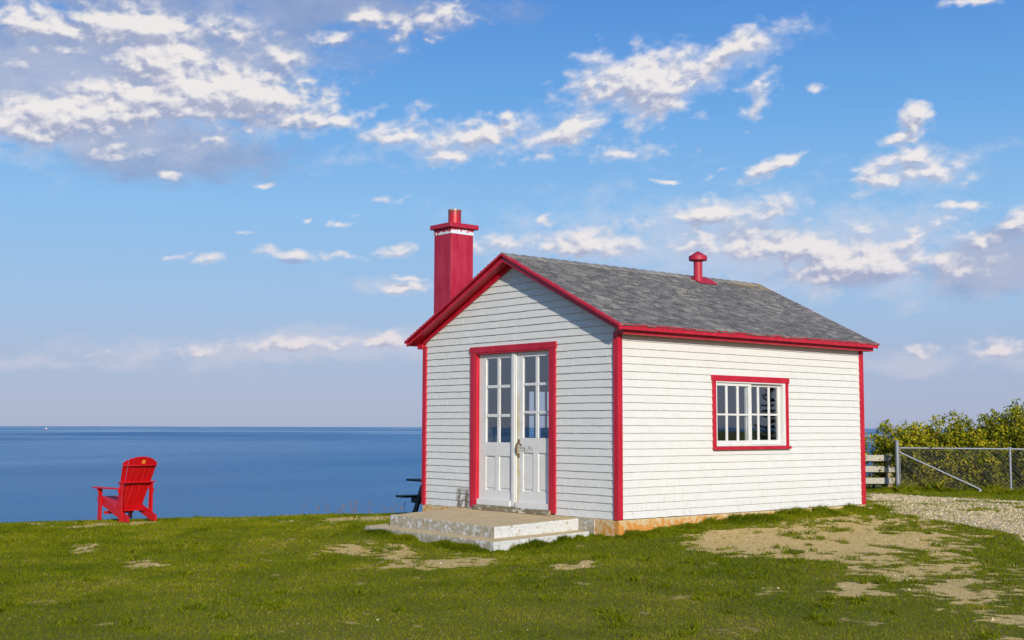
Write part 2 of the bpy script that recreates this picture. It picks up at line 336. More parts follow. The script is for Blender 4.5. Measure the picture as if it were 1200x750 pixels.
def m_concrete(name, painted):
    m, t, b = mat_new(name); co = objco(t); x, y, z = t.sep(co)
    n1 = t.noise(co, 5, 6, .6); n2 = t.noise(co, 60, 4, .7)
    c = t.mix(t.maprange(n1, .3, .7), (.58, .43, .22), (.72, .55, .30))
    c = t.mix(t.maprange(n2, .4, .7, 0, .5), c, (.27, .22, .14))
    if painted:
        N = t.sep(t.node('ShaderNodeNewGeometry').outputs['Normal'])
        side = t.maprange(t.math('ABSOLUTE', N[2]), .75, .45)
        pn = t.noise(co, 9, 7, .72)
        th = t.math('ADD', t.maprange(N[0], .2, .8, .535, .42), t.maprange(z, .02, -.02, 0, .025))      # the west face has lost more of its whitewash
        sm = t.math('MULTIPLY', side, t.math('GREATER_THAN', pn, th))
        wc = t.mix(t.maprange(t.noise(co, 25, 4), .4, .7), (.58, .60, .60), (.46, .47, .45))
        rough_c = t.mix(t.maprange(t.noise(co, 16, 5, .7), .35, .65), (.27, .235, .165), (.44, .40, .31))
        c = t.mix(side, c, rough_c)
        c = t.mix(sm, c, wc)
        rub = t.math('MULTIPLY', t.math('SUBTRACT', 1.0, side), t.maprange(t.noise(co, 4.3, 6, .7), .60, .68))
        c = t.mix(t.math('MULTIPLY', rub, .5), c, (.55, .53, .50))
        li = t.math('MULTIPLY', side, t.maprange(t.noise(t.mapping(co, loc=(5, 0, 0)), 13, 3), .715, .74))
        c = t.mix(li, c, (.55, .19, .02))
    else:
        amt = t.math('MULTIPLY', t.math('MULTIPLY', t.maprange(y, 5.5, 0.05, .62, 1.1), t.maprange(y, .0, .05, .55, 1.0)), t.maprange(z, -.01, -.12, .02, .15))
        pn = t.noise(co, 11, 6, .7)
        li = t.maprange(t.math('ADD', pn, amt), .565, .62)
        c = t.mix(t.math('MULTIPLY', li, .92), c, t.mix(t.maprange(n2, .4, .6), (.62, .20, .012), (.52, .27, .05)))
    t.put(b.inputs['Base Color'], c); b.inputs['Roughness'].default_value = .9
    bump(t, b, t.math('ADD', n2, t.noise(co, 12, 5)), .5, .008)
    return m
M_found = m_concrete('lichened_concrete', False)
M_slab = m_concrete('worn_painted_concrete', True)

def m_white(name, worn):
    m, t, b = mat_new(name); co = objco(t); x, y, z = t.sep(co)
    c = t.mix(t.maprange(t.noise(co, 6, 4), .35, .65), (.65, .65, .63), (.70, .70, .685))
    d = t.maprange(t.noise(t.mapping(co, scale=(1, 1, .35)), 24, 5, .7), .66-.06*worn, .74)
    c = t.mix(t.math('MULTIPLY', d, .55), c, (.42, .36, .25))
    t.put(b.inputs['Base Color'], c); b.inputs['Roughness'].default_value = .45
    bump(t, b, t.noise(t.mapping(co, scale=(1, 1, .1)), 90, 3), .12, .003)
    return m, t, b, c
M_white = m_white('white_gloss_paint', 0)[0]
def m_door_worn():
    m, t, b, c = m_white('worn_white_door_paint', 1); co = objco(t); x, y, z = t.sep(co)
    e = t.math('MULTIPLY', t.maprange(x, -2.02, -2.08), t.maprange(z, 1.75, 1.5))
    e = t.math('MULTIPLY', e, t.maprange(t.noise(t.mapping(co, scale=(1, 1, .3)), 14, 4), .38, .55))
    c = t.mix(t.math('MULTIPLY', e, .8), c, (.55, .42, .14))
    s = t.math('MULTIPLY', t.math('MULTIPLY', t.maprange(z, .84, .87), t.maprange(z, .94, .90)), t.maprange(x, -1.75, -1.85))
    s = t.math('MULTIPLY', s, t.maprange(t.noise(co, 30, 4, .7), .50, .56))
    c = t.mix(s, c, (.10, .075, .05)); t.put(b.inputs['Base Color'], c)
    return m
M_worn = m_door_worn()
def m_sill():
    m, t, b = mat_new('peeled_threshold_wood'); co = objco(t)
    n = t.noise(t.mapping(co, scale=(.35, 1, 1)), 26, 5, .7)
    c = t.mix(t.maprange(t.noise(co, 20, 4), .3, .7), (.15, .12, .07), (.27, .23, .14))
    c = t.mix(t.maprange(n, .54, .60), c, (.66, .63, .54)); t.put(b.inputs['Base Color'], c); b.inputs['Roughness'].default_value = .8
    bump(t, b, n, .6, .006); return m
M_sill = m_sill()

def m_glass():
    m, t, b = mat_new('window_glass'); t.n.remove(b)
    out = t.n['Material Output']
    tr = t.node('ShaderNodeBsdfTransparent'); tr.inputs[0].default_value = (.95, .97, .98, 1)
    gl = t.node('ShaderNodeBsdfGlossy'); gl.inputs['Roughness'].default_value = .015; gl.inputs[0].default_value = (.95, .97, 1, 1)
    fr = t.node('ShaderNodeFresnel'); fr.inputs[0].default_value = 1.6
    bp = t.node('ShaderNodeBump'); bp.inputs['Strength'].default_value = .02; bp.inputs['Distance'].default_value = .01
    t.link(t.noise(objco(t), 5, 2), bp.inputs['Height']); t.link(bp.outputs[0], gl.inputs['Normal']); 
    mx = t.node('ShaderNodeMixShader'); f2 = t.math('MULTIPLY_ADD', fr.outputs[0], 2.5, .05, clamp=True); f2 = t.math('MULTIPLY', f2, t.math('SUBTRACT', 1.0, t.node('ShaderNodeNewGeometry').outputs['Backfacing']))
    t.link(f2, mx.inputs[0]); t.link(tr.outputs[0], mx.inputs[1]); t.link(gl.outputs[0], mx.inputs[2]); t.link(mx.outputs[0], out.inputs[0])
    return m
M_glass = m_glass()
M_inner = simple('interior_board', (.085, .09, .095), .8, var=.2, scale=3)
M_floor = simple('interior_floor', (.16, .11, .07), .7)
M_rust = simple('rusty_iron', (.14, .07, .03), .7, .3, .5, 30, .3)
def m_flue():
    m, t, b = mat_new('flaking_red_flue_metal'); co = objco(t); x, y, z = t.sep(co)
    n = t.noise(t.mapping(co, scale=(1, 1, .5)), 14, 5, .7)
    th = t.maprange(z, 4.50, 4.65, .10, -.12)
    rust = t.maprange(t.math('SUBTRACT', n, th), .50, .58)
    c = t.mix(rust, (.50, .02, .035), (.30, .05, .04)); c = t.mix(t.maprange(z, 4.622, 4.637), c, (.30, .27, .24))
    t.put(b.inputs['Base Color'], c); b.inputs['Roughness'].default_value = .4; b.inputs['Metallic'].default_value = .25; return m
M_flue = m_flue()
def m_band():
    m, t, b = mat_new('flaking_whitewash_band'); co = objco(t); x, y, z = t.sep(co)
    n = t.noise(co, 17, 5, .7)
    th = t.maprange(z, 4.245, 4.322, .36, .66)
    th = t.math('ADD', th, t.maprange(x, -3.78, -4.1, 0, .10))
    c = t.mix(t.maprange(t.math('SUBTRACT', n, th), -.01, .01), (.46, .012, .04), (.66, .74, .80))
    t.put(b.inputs['Base Color'], c); b.inputs['Roughness'].default_value = .6; return m
M_band = m_band()

# ------------------------------------------------------------------ ground
CPS = [(1.25,-8.23,-.50),(4.20,-5.40,-.43),(6.88,-2.70,-.38),(0.3,-2.4,-.36),(-3.4,-1.8,-.285),(-2,-1.8,-.34),(-.5,-1.8,-.355),(-.42,-.9,-.33),(3.76,3.36,-.27),
       (-5.21,14.59,-.30),(-2.56,15.60,-.30),(-6.37,-5.74,-.47),(-3.31,-3.44,-.38),(-8.38,-3.10,-.37),(-9.73,-4.64,-.42),
       (-8.08,-1.79,-.37),(-6.54,-.05,-.31),(3.98,-2.00,-.34),(-5.3,.7,-.28),(-6.3,2.6,-.46),(-7.2,1.6,-.43),(-4.7,3.5,-.32),(.2,-.2,-.24),(.3,2.5,-.13),(.3,5.4,-.11),
       (11.6,-11.7,-.48),(20,0,-.35),(0,30,-.4),(-12,12,-.6),(15,20,-.3),(30,-30,-.6),(-10,-15,-.7),(5,-25,-.7)]
_cp = np.array(CPS)
def _tps_solve():
    P_ = _cp[:, :2]; n = len(P_); d = np.hypot(P_[:, None, 0]-P_[None, :, 0], P_[:, None, 1]-P_[None, :, 1])
    Km = np.where(d > 0, d*d*np.log(d+1e-9), 0)+np.eye(n)*.03; Pm = np.hstack([np.ones((n, 1)), P_])
    A = np.vstack([np.hstack([Km, Pm]), np.hstack([Pm.T, np.zeros((3, 3))])]); return np.linalg.solve(A, np.concatenate([_cp[:, 2], np.zeros(3)]))
_tp = _tps_solve()
EDGE = np.array([(-60,-160),(-22,-30),(-13,-11),(-10.6,-6.2),(-9.8,-4.8),(-8.9,-3.2),(-8.15,-1.8),(-7.2,-.7),(-7.5,.6),(-8.3,1.8),(-9.2,4),(-10.5,8),(-14,20),(-24,60),(-60,160)], float)
def edge_dist(x, y):
    """signed distance to the cliff edge, positive towards the sea"""
    x = np.asarray(x, float); y = np.asarray(y, float); best = np.full(x.shape, 1e9)
    for a, b_ in zip(EDGE[:-1], EDGE[1:]):
        d = b_-a; tt = np.clip(((x-a[0])*d[0]+(y-a[1])*d[1])/(d@d), 0, 1)
        best = np.minimum(best, np.hypot(x-a[0]-tt*d[0], y-a[1]-tt*d[1]))
    ex = np.interp(y, EDGE[:, 1], EDGE[:, 0]); return np.where(x < ex, best, -best)
def vnoise(x, y, s, seed=0):
    """cheap smooth value noise, numpy"""
    x = np.asarray(x, float)/s+seed*17.3; y = np.asarray(y, float)/s+seed*9.1
    xi, yi = np.floor(x).astype(np.int64), np.floor(y).astype(np.int64); fx, fy = x-xi, y-yi
    fx = fx*fx*(3-2*fx); fy = fy*fy*(3-2*fy)
    def h(i, j):
        n = (i*374761393+j*668265263+seed*1442695041) & 0x7fffffff; n = ((n ^ (n >> 13))*1274126177) & 0x7fffffff
        return ((n ^ (n >> 16)) & 0xffff)/65535.0
    return (h(xi, yi)*(1-fx)+h(xi+1, yi)*fx)*(1-fy)+(h(xi, yi+1)*(1-fx)+h(xi+1, yi+1)*fx)*fy
def fbm(x, y, s, seed=0, o=4):
    r_, a, tot = 0, 1, 0
    for i in range(o): r_ = r_+a*vnoise(x, y, s/2**i, seed+i); tot += a; a *= .55
    return r_/tot
def ground_z(x, y):
    x = np.asarray(x, float); y = np.asarray(y, float)
    xc, yc = np.clip(x, -16, 26), np.clip(y, -24, 30); z = _tp[-3]+_tp[-2]*xc+_tp[-1]*yc
    for i, (a, b_, _) in enumerate(CPS):
        r2_ = (xc-a)**2+(yc-b_)**2; z = z+_tp[i]*r2_*np.log(r2_+1e-12)*.5
    z = z+(fbm(x, y, 1.3, 3)-.5)*.035+(fbm(x, y, .25, 9, 2)-.5)*.014
    d = edge_dist(x, y); z = z-.11*np.maximum(0, d+.25)**2*(d < 1.2)-np.where(d >= 1.2, .23+(d-1.2)*1.5, 0)
    return np.maximum(z, -38.0+0*x)
DIRT = [ (1.68,0.94,0.88,1.34,2.235,1.22),(2.11,2.13,1.15,1.94,2.171,1.22),(3.43,1.20,0.63,2.00,2.134,0.90),(1.73,0.23,0.48,0.83,2.261,1.2),(0.64,3.45,1.28,1.36,2.196,1.0),(5.20,-0.75,0.39,0.93,2.098,0.90),(4.17,1.21,0.41,0.94,2.091,0.50),(6.33,-1.85,0.27,0.79,2.060,0.45),(4.42,-0.97,0.20,0.70,2.159,0.60),(-0.40,-2.80,0.56,0.68,2.503,1.00),(-1.91,-2.63,0.45,0.57,2.550,0.90),(-1.30,-2.72,0.32,0.43,2.534,0.80),(-5.33,-0.98,0.69,0.70,2.577,0.85),(-8.76,-3.94,0.67,0.38,2.778,0.80),(-2.81,-5.26,0.24,0.35,2.722,0.90),(-4.98,-5.03,0.25,0.44,2.759,0.70),(-6.89,-1.16,1.02,0.48,2.624,0.80),(-5.49,-0.07,0.71,1.32,2.544,1.20),(-5.66,0.74,0.44,1.20,2.517,1.20),(1.22,-2.09,0.24,0.26,2.394,0.90),(-7.88,-3.45,0.87,0.40,2.741,1.00),(1.69,4.41,0.91,1.53,2.121,0.50) ]
GRAV = np.array([ (-5.20,13.32),(-3.33,12.63),(-0.74,12.08),(2.62,12.29),(6.32,2.30),(3.41,4.04),(1.55,5.10),(0.57,5.30),(0.17,5.30) ])
def dirt_mask(x, y):
    x = np.asarray(x, float); y = np.asarray(y, float); m = np.full(x.shape, -.55)
    wx = x+(fbm(x, y, .8, 21)-.5)*.75; wy = y+(fbm(x, y, .8, 31)-.5)*.75
    for cx_, cy_, lat, dep, ang, s in DIRT:
        dx, dy = wx-cx_, wy-cy_; u = (dx*math.cos(ang)+dy*math.sin(ang))/dep; v = (-dx*math.sin(ang)+dy*math.cos(ang))/lat
        m = np.maximum(m, s*(1.0-.5*(u*u+v*v)))
    n = fbm(x, y, .45, 5, 4); n2 = fbm(x, y, .11, 77, 3)
    v = m+.06+(n-.5)*2.0+(n2-.5)*2.2
    bare = np.clip((v-.42)/.45, 0, 1)
    speck = np.clip((fbm(x, y, .30, 55, 4)-.69)/.08, 0, 1)*.5
    return np.clip(np.maximum(bare, speck), 0, 1)
def gravel_mask(x, y):
    x = np.asarray(x, float)+(fbm(x, y, .9, 41)-.5)*.8; y = np.asarray(y, float)+(fbm(x, y, .9, 43)-.5)*.8
    ins = np.zeros(x.shape, bool); dist = np.full(x.shape, 1e9); n = len(GRAV)
    for i in range(n):
        a, b_ = GRAV[i], GRAV[(i+1) % n]; d = b_-a
        tt = np.clip(((x-a[0])*d[0]+(y-a[1])*d[1])/(d@d), 0, 1); dist = np.minimum(dist, np.hypot(x-a[0]-tt*d[0], y-a[1]-tt*d[1]))
        c = (a[1] > y) != (b_[1] > y)
        xx = (b_[0]-a[0])*(y-a[1])/(b_[1]-a[1]+1e-12)+a[0]; ins ^= c & (x < xx)
    sd = np.where(ins, dist, -dist)
    return np.clip((sd+.12+(fbm(x, y, .3, 61)-.5)*.5)/.22, 0, 1)*np.where(fbm(x, y, .7, 63, 4) > .70, .25, 1)

def axis(fine0, fine1, step, lo, hi, g=1.18):
    a = list(np.arange(fine0, fine1+1e-6, step)); s = step
    while a[-1] < hi: s *= g; a.append(a[-1]+s)
    s = step; b_ = [fine0]
    while b_[-1] > lo: s *= g; b_.append(b_[-1]-s)
    return np.array(b_[:0:-1]+a)
gx = axis(-11, 9, .06, -420, 420); gy = axis(-9.5, 17.5, .07, -420, 420)
GX, GY = np.meshgrid(gx, gy); GZ = ground_z(GX, GY)
# keep the soil just below the slab bottoms and foundations
nx, ny = len(gx), len(gy); idx = np.arange(nx*ny).reshape(ny, nx)
F = np.stack([idx[:-1, :-1], idx[:-1, 1:], idx[1:, 1:], idx[1:, :-1]], -1).reshape(-1, 4)
def m_ground():
    m, t, b = mat_new('lawn_soil'); co = objco(t); x, y, z = t.sep(co)
    n1 = t.noise(co, 1.1, 5, .6); n2 = t.noise(co, 22, 6, .75); n3 = t.noise(co, 6, 5, .65)
    grass = t.mix(t.maprange(n2, .35, .65), (.090, .110, .006), (.20, .19, .025))
    grass = t.mix(t.maprange(n1, .42, .7, 0, .6), grass, (.19, .15, .04))
    sand = t.mix(t.maprange(n2, .33, .68), (.50, .34, .12), (.84, .60, .25))
    sand = t.mix(t.maprange(n3, .42, .66, 0, .7), sand, (.66, .48, .23))
    gr = t.node('ShaderNodeTexVoronoi'); t.put(gr.inputs['Vector'], co); gr.inputs['Scale'].default_value = 28
    gv = t.sep(gr.outputs['Color'])[0]
    grav = t.mix(gv, (.38, .30, .19), (.78, .66, .46)); grav = t.mix(t.maprange(n3, .4, .7, 0, .5), grav, (.46, .37, .23))
    dm = t.math('ADD', attr(t, 'dirt'), t.math('MULTIPLY', t.math('SUBTRACT', n2, .5), .9)); dm = t.maprange(dm, .38, .62)
    c = t.mix(dm, grass, sand); c = t.mix(attr(t, 'gravel'), c, grav)
    c = t.mix(t.maprange(z, -1.2, -2.0), c, t.mix(n3, (.20, .075, .045), (.30, .15, .09)))
    t.put(b.inputs['Base Color'], c); b.inputs['Roughness'].default_value = .95; b.inputs['Specular IOR Level'].default_value = .15
    bump(t, b, t.math('ADD', n2, t.math('MULTIPLY', gv, attr(t, 'gravel'))), .8, .03)
    return m
M_ground = m_ground()
near = (GX > -12) & (GX < 12) & (GY > -11) & (GY < 20)
dm = np.where(near, dirt_mask(GX, GY), 0); gm = np.where(near, gravel_mask(GX, GY), 0)
ground = npmesh('ground', np.stack([GX, GY, GZ], -1).reshape(-1, 3), F, M_ground, {'dirt': dm.ravel(), 'gravel': gm.ravel()}, smooth=True)
tag(ground, kind='structure')

# ------------------------------------------------------------------ sea
def m_sea():
    m, t, b = mat_new('sea_water'); co = objco(t)
    geo = t.node('ShaderNodeCameraData')   # not used for colour
    t.n.remove(geo)
    b1 = t.noise(t.mapping(co, scale=(1/900, 1/900, 1), rot=(0, 0, YAW*0)), 1.0, 5, .6, .6)
    b2 = t.noise(t.mapping(co, loc=(7, 3, 0), scale=(1/3500, 1/3500, 1)), 1.0, 6, .62, .8)
    b3 = t.noise(t.mapping(co, scale=(1/16, 1/16, 1)), 1.0, 8, .75)
    c = t.mix(t.maprange(b1, .35, .65), (.018, .158, .345), (.032, .20, .41))
    c = t.mix(t.maprange(b3, .35, .7, 0, .6), c, (.014, .115, .31))
    c = t.mix(t.maprange(b2, .45, .68, 0, .55), c, (.07, .26, .45))
    t.put(b.inputs['Base Color'], c)
    t.put(b.inputs['Roughness'], t.maprange(b2, .35, .65, .42, .16)); b.inputs['IOR'].default_value = 1.33
    b.inputs['Specular IOR Level'].default_value = .2
    wv = t.noise(t.mapping(co, scale=(1/6, 1/6, 1)), 1.0, 8, .7)
    n = t.node('ShaderNodeBump'); n.inputs['Strength'].default_value = .9; n.inputs['Distance'].default_value = 1.6
    t.link(wv, n.inputs['Height']); t.link(n.outputs[0], b.inputs['Normal'])
    return m
s_ = 80000.0
sea = build('sea', MB().add([(-s_, -s_, -35), (s_, -s_, -35), (s_, s_, -35), (-s_, s_, -35)], [(0, 1, 2, 3)]), m_sea())
tag(sea, kind='structure')

# ------------------------------------------------------------------ cottage
W_, L_, H_ = 4.33, 5.59, 2.47
RX, RZ, K_ = -2.163, 3.71, .49
OF, OB, OE = .17, .115, .203
zt = lambda x: RZ-K_*abs(x-RX)
cot = empty('cottage', (0, 0, 0), label='small white shingled cottage with red trim and a grey pitched roof above the sea', cat='cottage')

def clip_half(poly, a, b_, c):
    """keep a*u+b*z<=c"""
    out = []
    for i in range(len(poly)):
        p, q = poly[i], poly[(i+1) % len(poly)]; fp, fq = a*p[0]+b_*p[1]-c, a*q[0]+b_*q[1]-c
        if fp <= 0: out.append(p)
        if fp*fq < 0:
            s_ = fp/(fp-fq); out.append((p[0]+s_*(q[0]-p[0]), p[1]+s_*(q[1]-p[1])))
    return out
def shingle_field(u0, u1, z0, z1, rowh, holes, halves, to3, db, dt, wmin, wmax, gap, jag, seed):
    rr = random.Random(seed); mb = MB(); row = 0; z = z0
    while z < z1:
        zz = z+rr.uniform(-.002, .002); u = u0-rr.uniform(0, wmax)
        while u < u1:
            wd = rr.uniform(wmin, wmax); a, b_ = max(u, u0), min(u+wd-gap, u1); u += wd
            if b_-a < .012: continue
            zb = zz+rr.uniform(-jag, jag); ztp = z+rowh+.012
            pieces = [(a, b_, zb, ztp)]
            for (ha, hb, hz0, hz1) in holes:
                nx_ = []
                for (p, q, r_, s_) in pieces:
                    if q <= ha or p >= hb or s_ <= hz0 or r_ >= hz1: nx_.append((p, q, r_, s_)); continue
                    if p < ha: nx_.append((p, ha, r_, s_))
                    if q > hb: nx_.append((hb, q, r_, s_))
                    if r_ < hz0: nx_.append((max(p, ha), min(q, hb), r_, hz0))
                    if s_ > hz1: nx_.append((max(p, ha), min(q, hb), hz1, s_))
                pieces = nx_
            tint = rr.random(); d0 = db+rr.uniform(-.0015, .0025)
            for (p, q, r_, s_) in pieces:
                poly = [(p, r_), (q, r_), (q, min(s_, z1)), (p, min(s_, z1))]
                for (ca, cb, cc) in halves:
                    poly = clip_half(poly, ca, cb, cc)
                    if len(poly) < 3: break
                if len(poly) < 3: continue
                n = len(poly); dep = [dt+(d0-dt)*max(0, min(1, 1-(pz-z)/rowh)) for (_, pz) in poly]
                top = [to3(pu, pz, d_) for (pu, pz), d_ in zip(poly, dep)]; bot = [to3(pu, pz, 0) for (pu, pz) in poly]
                mb.add(top+bot, [tuple(range(n))]+[(i+n, (i+1) % n+n, (i+1) % n, i) for i in range(n)], tint)
        z += rowh; row += 1
    return mb

DOOR = (-3.02, -1.325, -.02, 2.31)           # rough opening x0,x1,z0,z1 in the front wall
WIN = (1.975, 3.56, .935, 1.86)              # y0,y1,z0,z1 in the east wall
WINL = (2.08, 3.60, .95, 1.86)               # west wall
tk = .14
def gable_wall(y0, y1, hole):
    mb = MB(); under = lambda x: zt(x)-.115
    def slab(xa, xb, za):
        xs = [xa]+([RX] if xa < RX < xb else [])+[xb]
        mb.prism([(xa, y0, za), (xb, y0, za)]+[(x, y0, under(x)) for x in reversed(xs)], (0, y1-y0, 0))
    if hole:
        slab(-W_+.03, hole[0], 0); slab(hole[1], -.03, 0); slab(hole[0], hole[1], hole[3])
    else: slab(-W_+.03, -.03, 0)
    return mb
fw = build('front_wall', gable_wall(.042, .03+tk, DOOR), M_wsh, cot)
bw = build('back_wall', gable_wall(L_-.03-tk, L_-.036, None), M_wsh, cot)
def side_wall(x0, x1, h):
    mb = MB(); a, b_ = .03+tk+.002, L_-.03-tk-.002; hh = H_-.02
    mb.box(x0, x1, a, h[0], 0, hh); mb.box(x0, x1, h[1], b_, 0, hh); mb.box(x0, x1, h[0], h[1], 0, h[2]); mb.box(x0, x1, h[0], h[1], h[3], hh); return mb
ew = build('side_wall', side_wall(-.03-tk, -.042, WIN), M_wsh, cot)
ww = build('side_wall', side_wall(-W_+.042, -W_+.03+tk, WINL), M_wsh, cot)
ROW = .1025
halfg = [(-K_, 1, RZ-.12-K_*RX), (K_, 1, RZ-.12+K_*RX)]     # z<=zt-.12
halfg = [(K_, 1, RZ-.125+K_*RX), (-K_, 1, RZ-.125-K_*RX)]
dh = (-3.08, -1.25, -1, 2.35)
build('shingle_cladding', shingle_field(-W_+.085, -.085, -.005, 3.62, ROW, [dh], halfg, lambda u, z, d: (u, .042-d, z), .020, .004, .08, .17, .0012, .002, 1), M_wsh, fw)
wh = (1.95, 3.60, .92, 1.90)
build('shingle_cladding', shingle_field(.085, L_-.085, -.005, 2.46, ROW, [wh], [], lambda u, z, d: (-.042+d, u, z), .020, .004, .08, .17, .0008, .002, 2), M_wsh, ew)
whl = (2.02, 3.66, .92, 1.90)
def flip(mb): mb.f = [tuple(reversed(f_)) for f_ in mb.f]; return mb
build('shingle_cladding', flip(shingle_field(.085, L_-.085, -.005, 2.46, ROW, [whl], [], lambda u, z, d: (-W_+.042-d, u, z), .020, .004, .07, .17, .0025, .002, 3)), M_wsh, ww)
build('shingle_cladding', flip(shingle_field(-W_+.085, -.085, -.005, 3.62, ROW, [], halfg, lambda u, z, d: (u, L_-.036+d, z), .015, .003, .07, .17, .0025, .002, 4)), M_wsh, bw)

# foundation
fd = MB(); fd.box(-W_+.012, -.004, .012, L_-.012, -.62, -.012)
build('foundation', fd, M_found, cot, bevel=.006)
wb = MB().box(-.76, -.455, .004, .05, -.62, -.014); build('whitewashed_foundation_block', wb, M_slab, cot, bevel=.004)
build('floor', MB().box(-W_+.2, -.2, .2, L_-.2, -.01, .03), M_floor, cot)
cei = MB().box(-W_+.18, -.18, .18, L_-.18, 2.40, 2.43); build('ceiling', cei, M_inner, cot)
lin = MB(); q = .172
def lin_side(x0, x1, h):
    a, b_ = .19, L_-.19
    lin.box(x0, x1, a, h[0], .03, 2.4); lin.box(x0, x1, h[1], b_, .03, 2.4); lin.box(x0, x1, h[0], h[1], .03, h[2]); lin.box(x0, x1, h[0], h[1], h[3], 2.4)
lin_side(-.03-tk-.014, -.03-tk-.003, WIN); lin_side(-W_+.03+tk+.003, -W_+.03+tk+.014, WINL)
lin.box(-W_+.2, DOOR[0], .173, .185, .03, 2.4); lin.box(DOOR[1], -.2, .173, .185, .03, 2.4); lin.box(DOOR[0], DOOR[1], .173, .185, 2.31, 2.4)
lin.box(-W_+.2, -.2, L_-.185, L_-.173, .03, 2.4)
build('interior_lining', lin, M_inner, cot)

# corner boards
def corner(sx, sy_):
    mb = MB(); X0 = 0 if sx > 0 else -W_; Y0 = 0 if sy_ < 0 else L_; ix = -sx; iy = 1 if sy_ < 0 else -1
    zb, ztop = -.012, H_-.01
    a = sorted((X0, X0+ix*.088)); b_ = sorted((Y0, Y0+iy*.031)); mb.box(a[0], a[1], b_[0], b_[1], zb, ztop)
    a = sorted((X0, X0+ix*.031)); b_ = sorted((Y0+iy*.031, Y0+iy*.088)); mb.box(a[0], a[1], b_[0], b_[1], zb, ztop)
    return build('corner_board', mb, M_red, cot, bevel=.003)
for a in ((1, -1), (-1, -1), (1, 1), (-1, 1)): corner(*a)

# roof: deck, shingles, ridge cap
deck = MB()
def sec(f1, f2, xa, xb): return [(xa, 0, f1(xa)), (xb, 0, f1(xb)), (xb, 0, f2(xb)), (xa, 0, f2(xa))]
for (xa, xb) in ((RX, OE-.012), (-W_-OE+.012, RX)):
    pl = [(xa, -OF+.024, zt(xa)-.112), (xb, -OF+.024, zt(xb)-.08 if xb > RX+.1 else zt(xb)-.112), (xb, -OF+.024, zt(xb)-.02), (xa, -OF+.024, zt(xa)-.02)]
    if xb <= RX+.1: pl[0] = (xa, -OF+.024, zt(xa)-.08)
    deck.prism(pl, (0, L_+OB+OF-.048, 0))
roof = build('roof', deck, M_red, cot)
SL = math.hypot(1, K_); SLEN = (OE-RX+.012)*SL
hx, hz = 1/SL, K_/SL
def tor(u, s_, d): x = OE+.012-s_*hx; return (x+d*hz, u, zt(x)-.018+d*hx)
def tol(u, s_, d): x = -W_-OE-.012+s_*hx; return (x-d*hz, u, zt(x)-.018+d*hx)
build('roof_shingles', shingle_field(-OF-.026, L_+OB+.028, 0, SLEN, .080, [], [], tor, .017, .005, .07, .20, .003, .007, 5), M_roof, roof)
build('roof_shingles', flip(shingle_field(-OF-.026, L_+OB+.028, 0, SLEN, .080, [], [], tol, .017, .005, .07, .20, .003, .007, 6)), M_roof, roof)
rc = MB(); y = -OF-.02; rr = random.Random(3)
while y < L_+OB-.02:
    wd = rr.uniform(.18, .24); y1 = min(y+wd, L_+OB+.022); tint = rr.uniform(.72, 1)
    for sgn in (1, -1):
        xo = RX+sgn*.125
        rc.hexa([(RX, y, RZ+.001), (xo, y, zt(xo)+.001), (xo, y1, zt(xo)-.006), (RX, y1, RZ-.006)],
                [(RX, y, RZ+.016), (xo, y, zt(xo)+.016), (xo, y1, zt(xo)+.004), (RX, y1, RZ+.004)], tint)
    y = y1-.004
build('ridge_cap', rc, M_roof, roof)
# gable boards front and back: jagged drip edge, rake board, wall frieze
def chevron(y0, y1, top, bot, xe, cut=None, name='rake_board', seg=0, bev=.003):
    mb = MB()
    for sgn in (1, -1):
        x1 = RX+sgn*(xe-RX)
        p = [(RX, y0, zt(RX)-bot), (x1, y0, zt(x1)-bot), (x1, y0, zt(x1)-top), (RX, y0, zt(RX)-top)]
        if cut is not None: p[1] = (x1, y0, max(zt(x1)-bot, cut))
        mb.prism(p, (0, y1-y0, 0))
    return build(name, mb, M_red, roof, bevel=bev)
rr = random.Random(9)
for (ya, yb, up_) in ((-OF-.036, -OF+.024, 0), (L_+OB-.024, L_+OB+.012, -.012)):
    dj = MB()
    for sgn in (1, -1):
        n = 30
        for i in range(n):
            xa, xb = RX+sgn*(OE+.012-RX)*i/n, RX+sgn*(OE+.012-RX)*(i+1)/n; j = rr.uniform(-.001, .004)
            dj.hexa([(xa, ya, zt(xa)-.034), (xb, ya, zt(xb)-.034), (xb, yb, zt(xb)-.034), (xa, yb, zt(xa)-.034)],
                    [(xa, ya, zt(xa)-.004+up_), (xb, ya, zt(xb)+.007+j+up_), (xb, yb, zt(xb)+.007+j+up_), (xa, yb, zt(xa)-.004+up_)])
    build('drip_edge', dj, M_red, roof)
chevron(-OF, -OF+.022, .052, .122, OE-.004, 2.462)
chevron(L_+OB-.022, L_+OB, .047, .122, OE-.004, 2.462)
def frieze(y0, y1):
    mb = MB(); 
    for sgn in (1, -1):
        x1 = RX+sgn*(-.005-RX)
        mb.prism([(RX, y0, zt(RX)-.188), (x1, y0, zt(x1)-.165), (x1, y0, zt(x1)-.114), (RX, y0, zt(RX)-.114)], (0, y1-y0, 0))
    return build('gable_frieze', mb, M_red, fw if y0 < 1 else bw, bevel=.003)
frieze(-.004, .028); frieze(L_-.028, L_+.004)
# eaves
for sgn in (1, -1):
    X_ = lambda d: d if sgn > 0 else -W_-d
    def bx(name, d0, d1, y0, y1, z0, z1, par=roof, bev=.003):
        a = sorted((X_(d0), X_(d1))); return build(name, MB().box(a[0], a[1], y0, y1, z0, z1), M_red, par, bevel=bev)
    bx('eave_fascia', OE-.022, OE, -OF-.003, L_+OB+.003, 2.474, 2.535)
    bx('drip_edge', OE-.01, OE+.017, -OF-.026, L_+OB+.028, 2.536, 2.549, bev=0)
    bx('eave_frieze_box', -.012, .125, -.012, L_+.10, 2.425, 2.50)

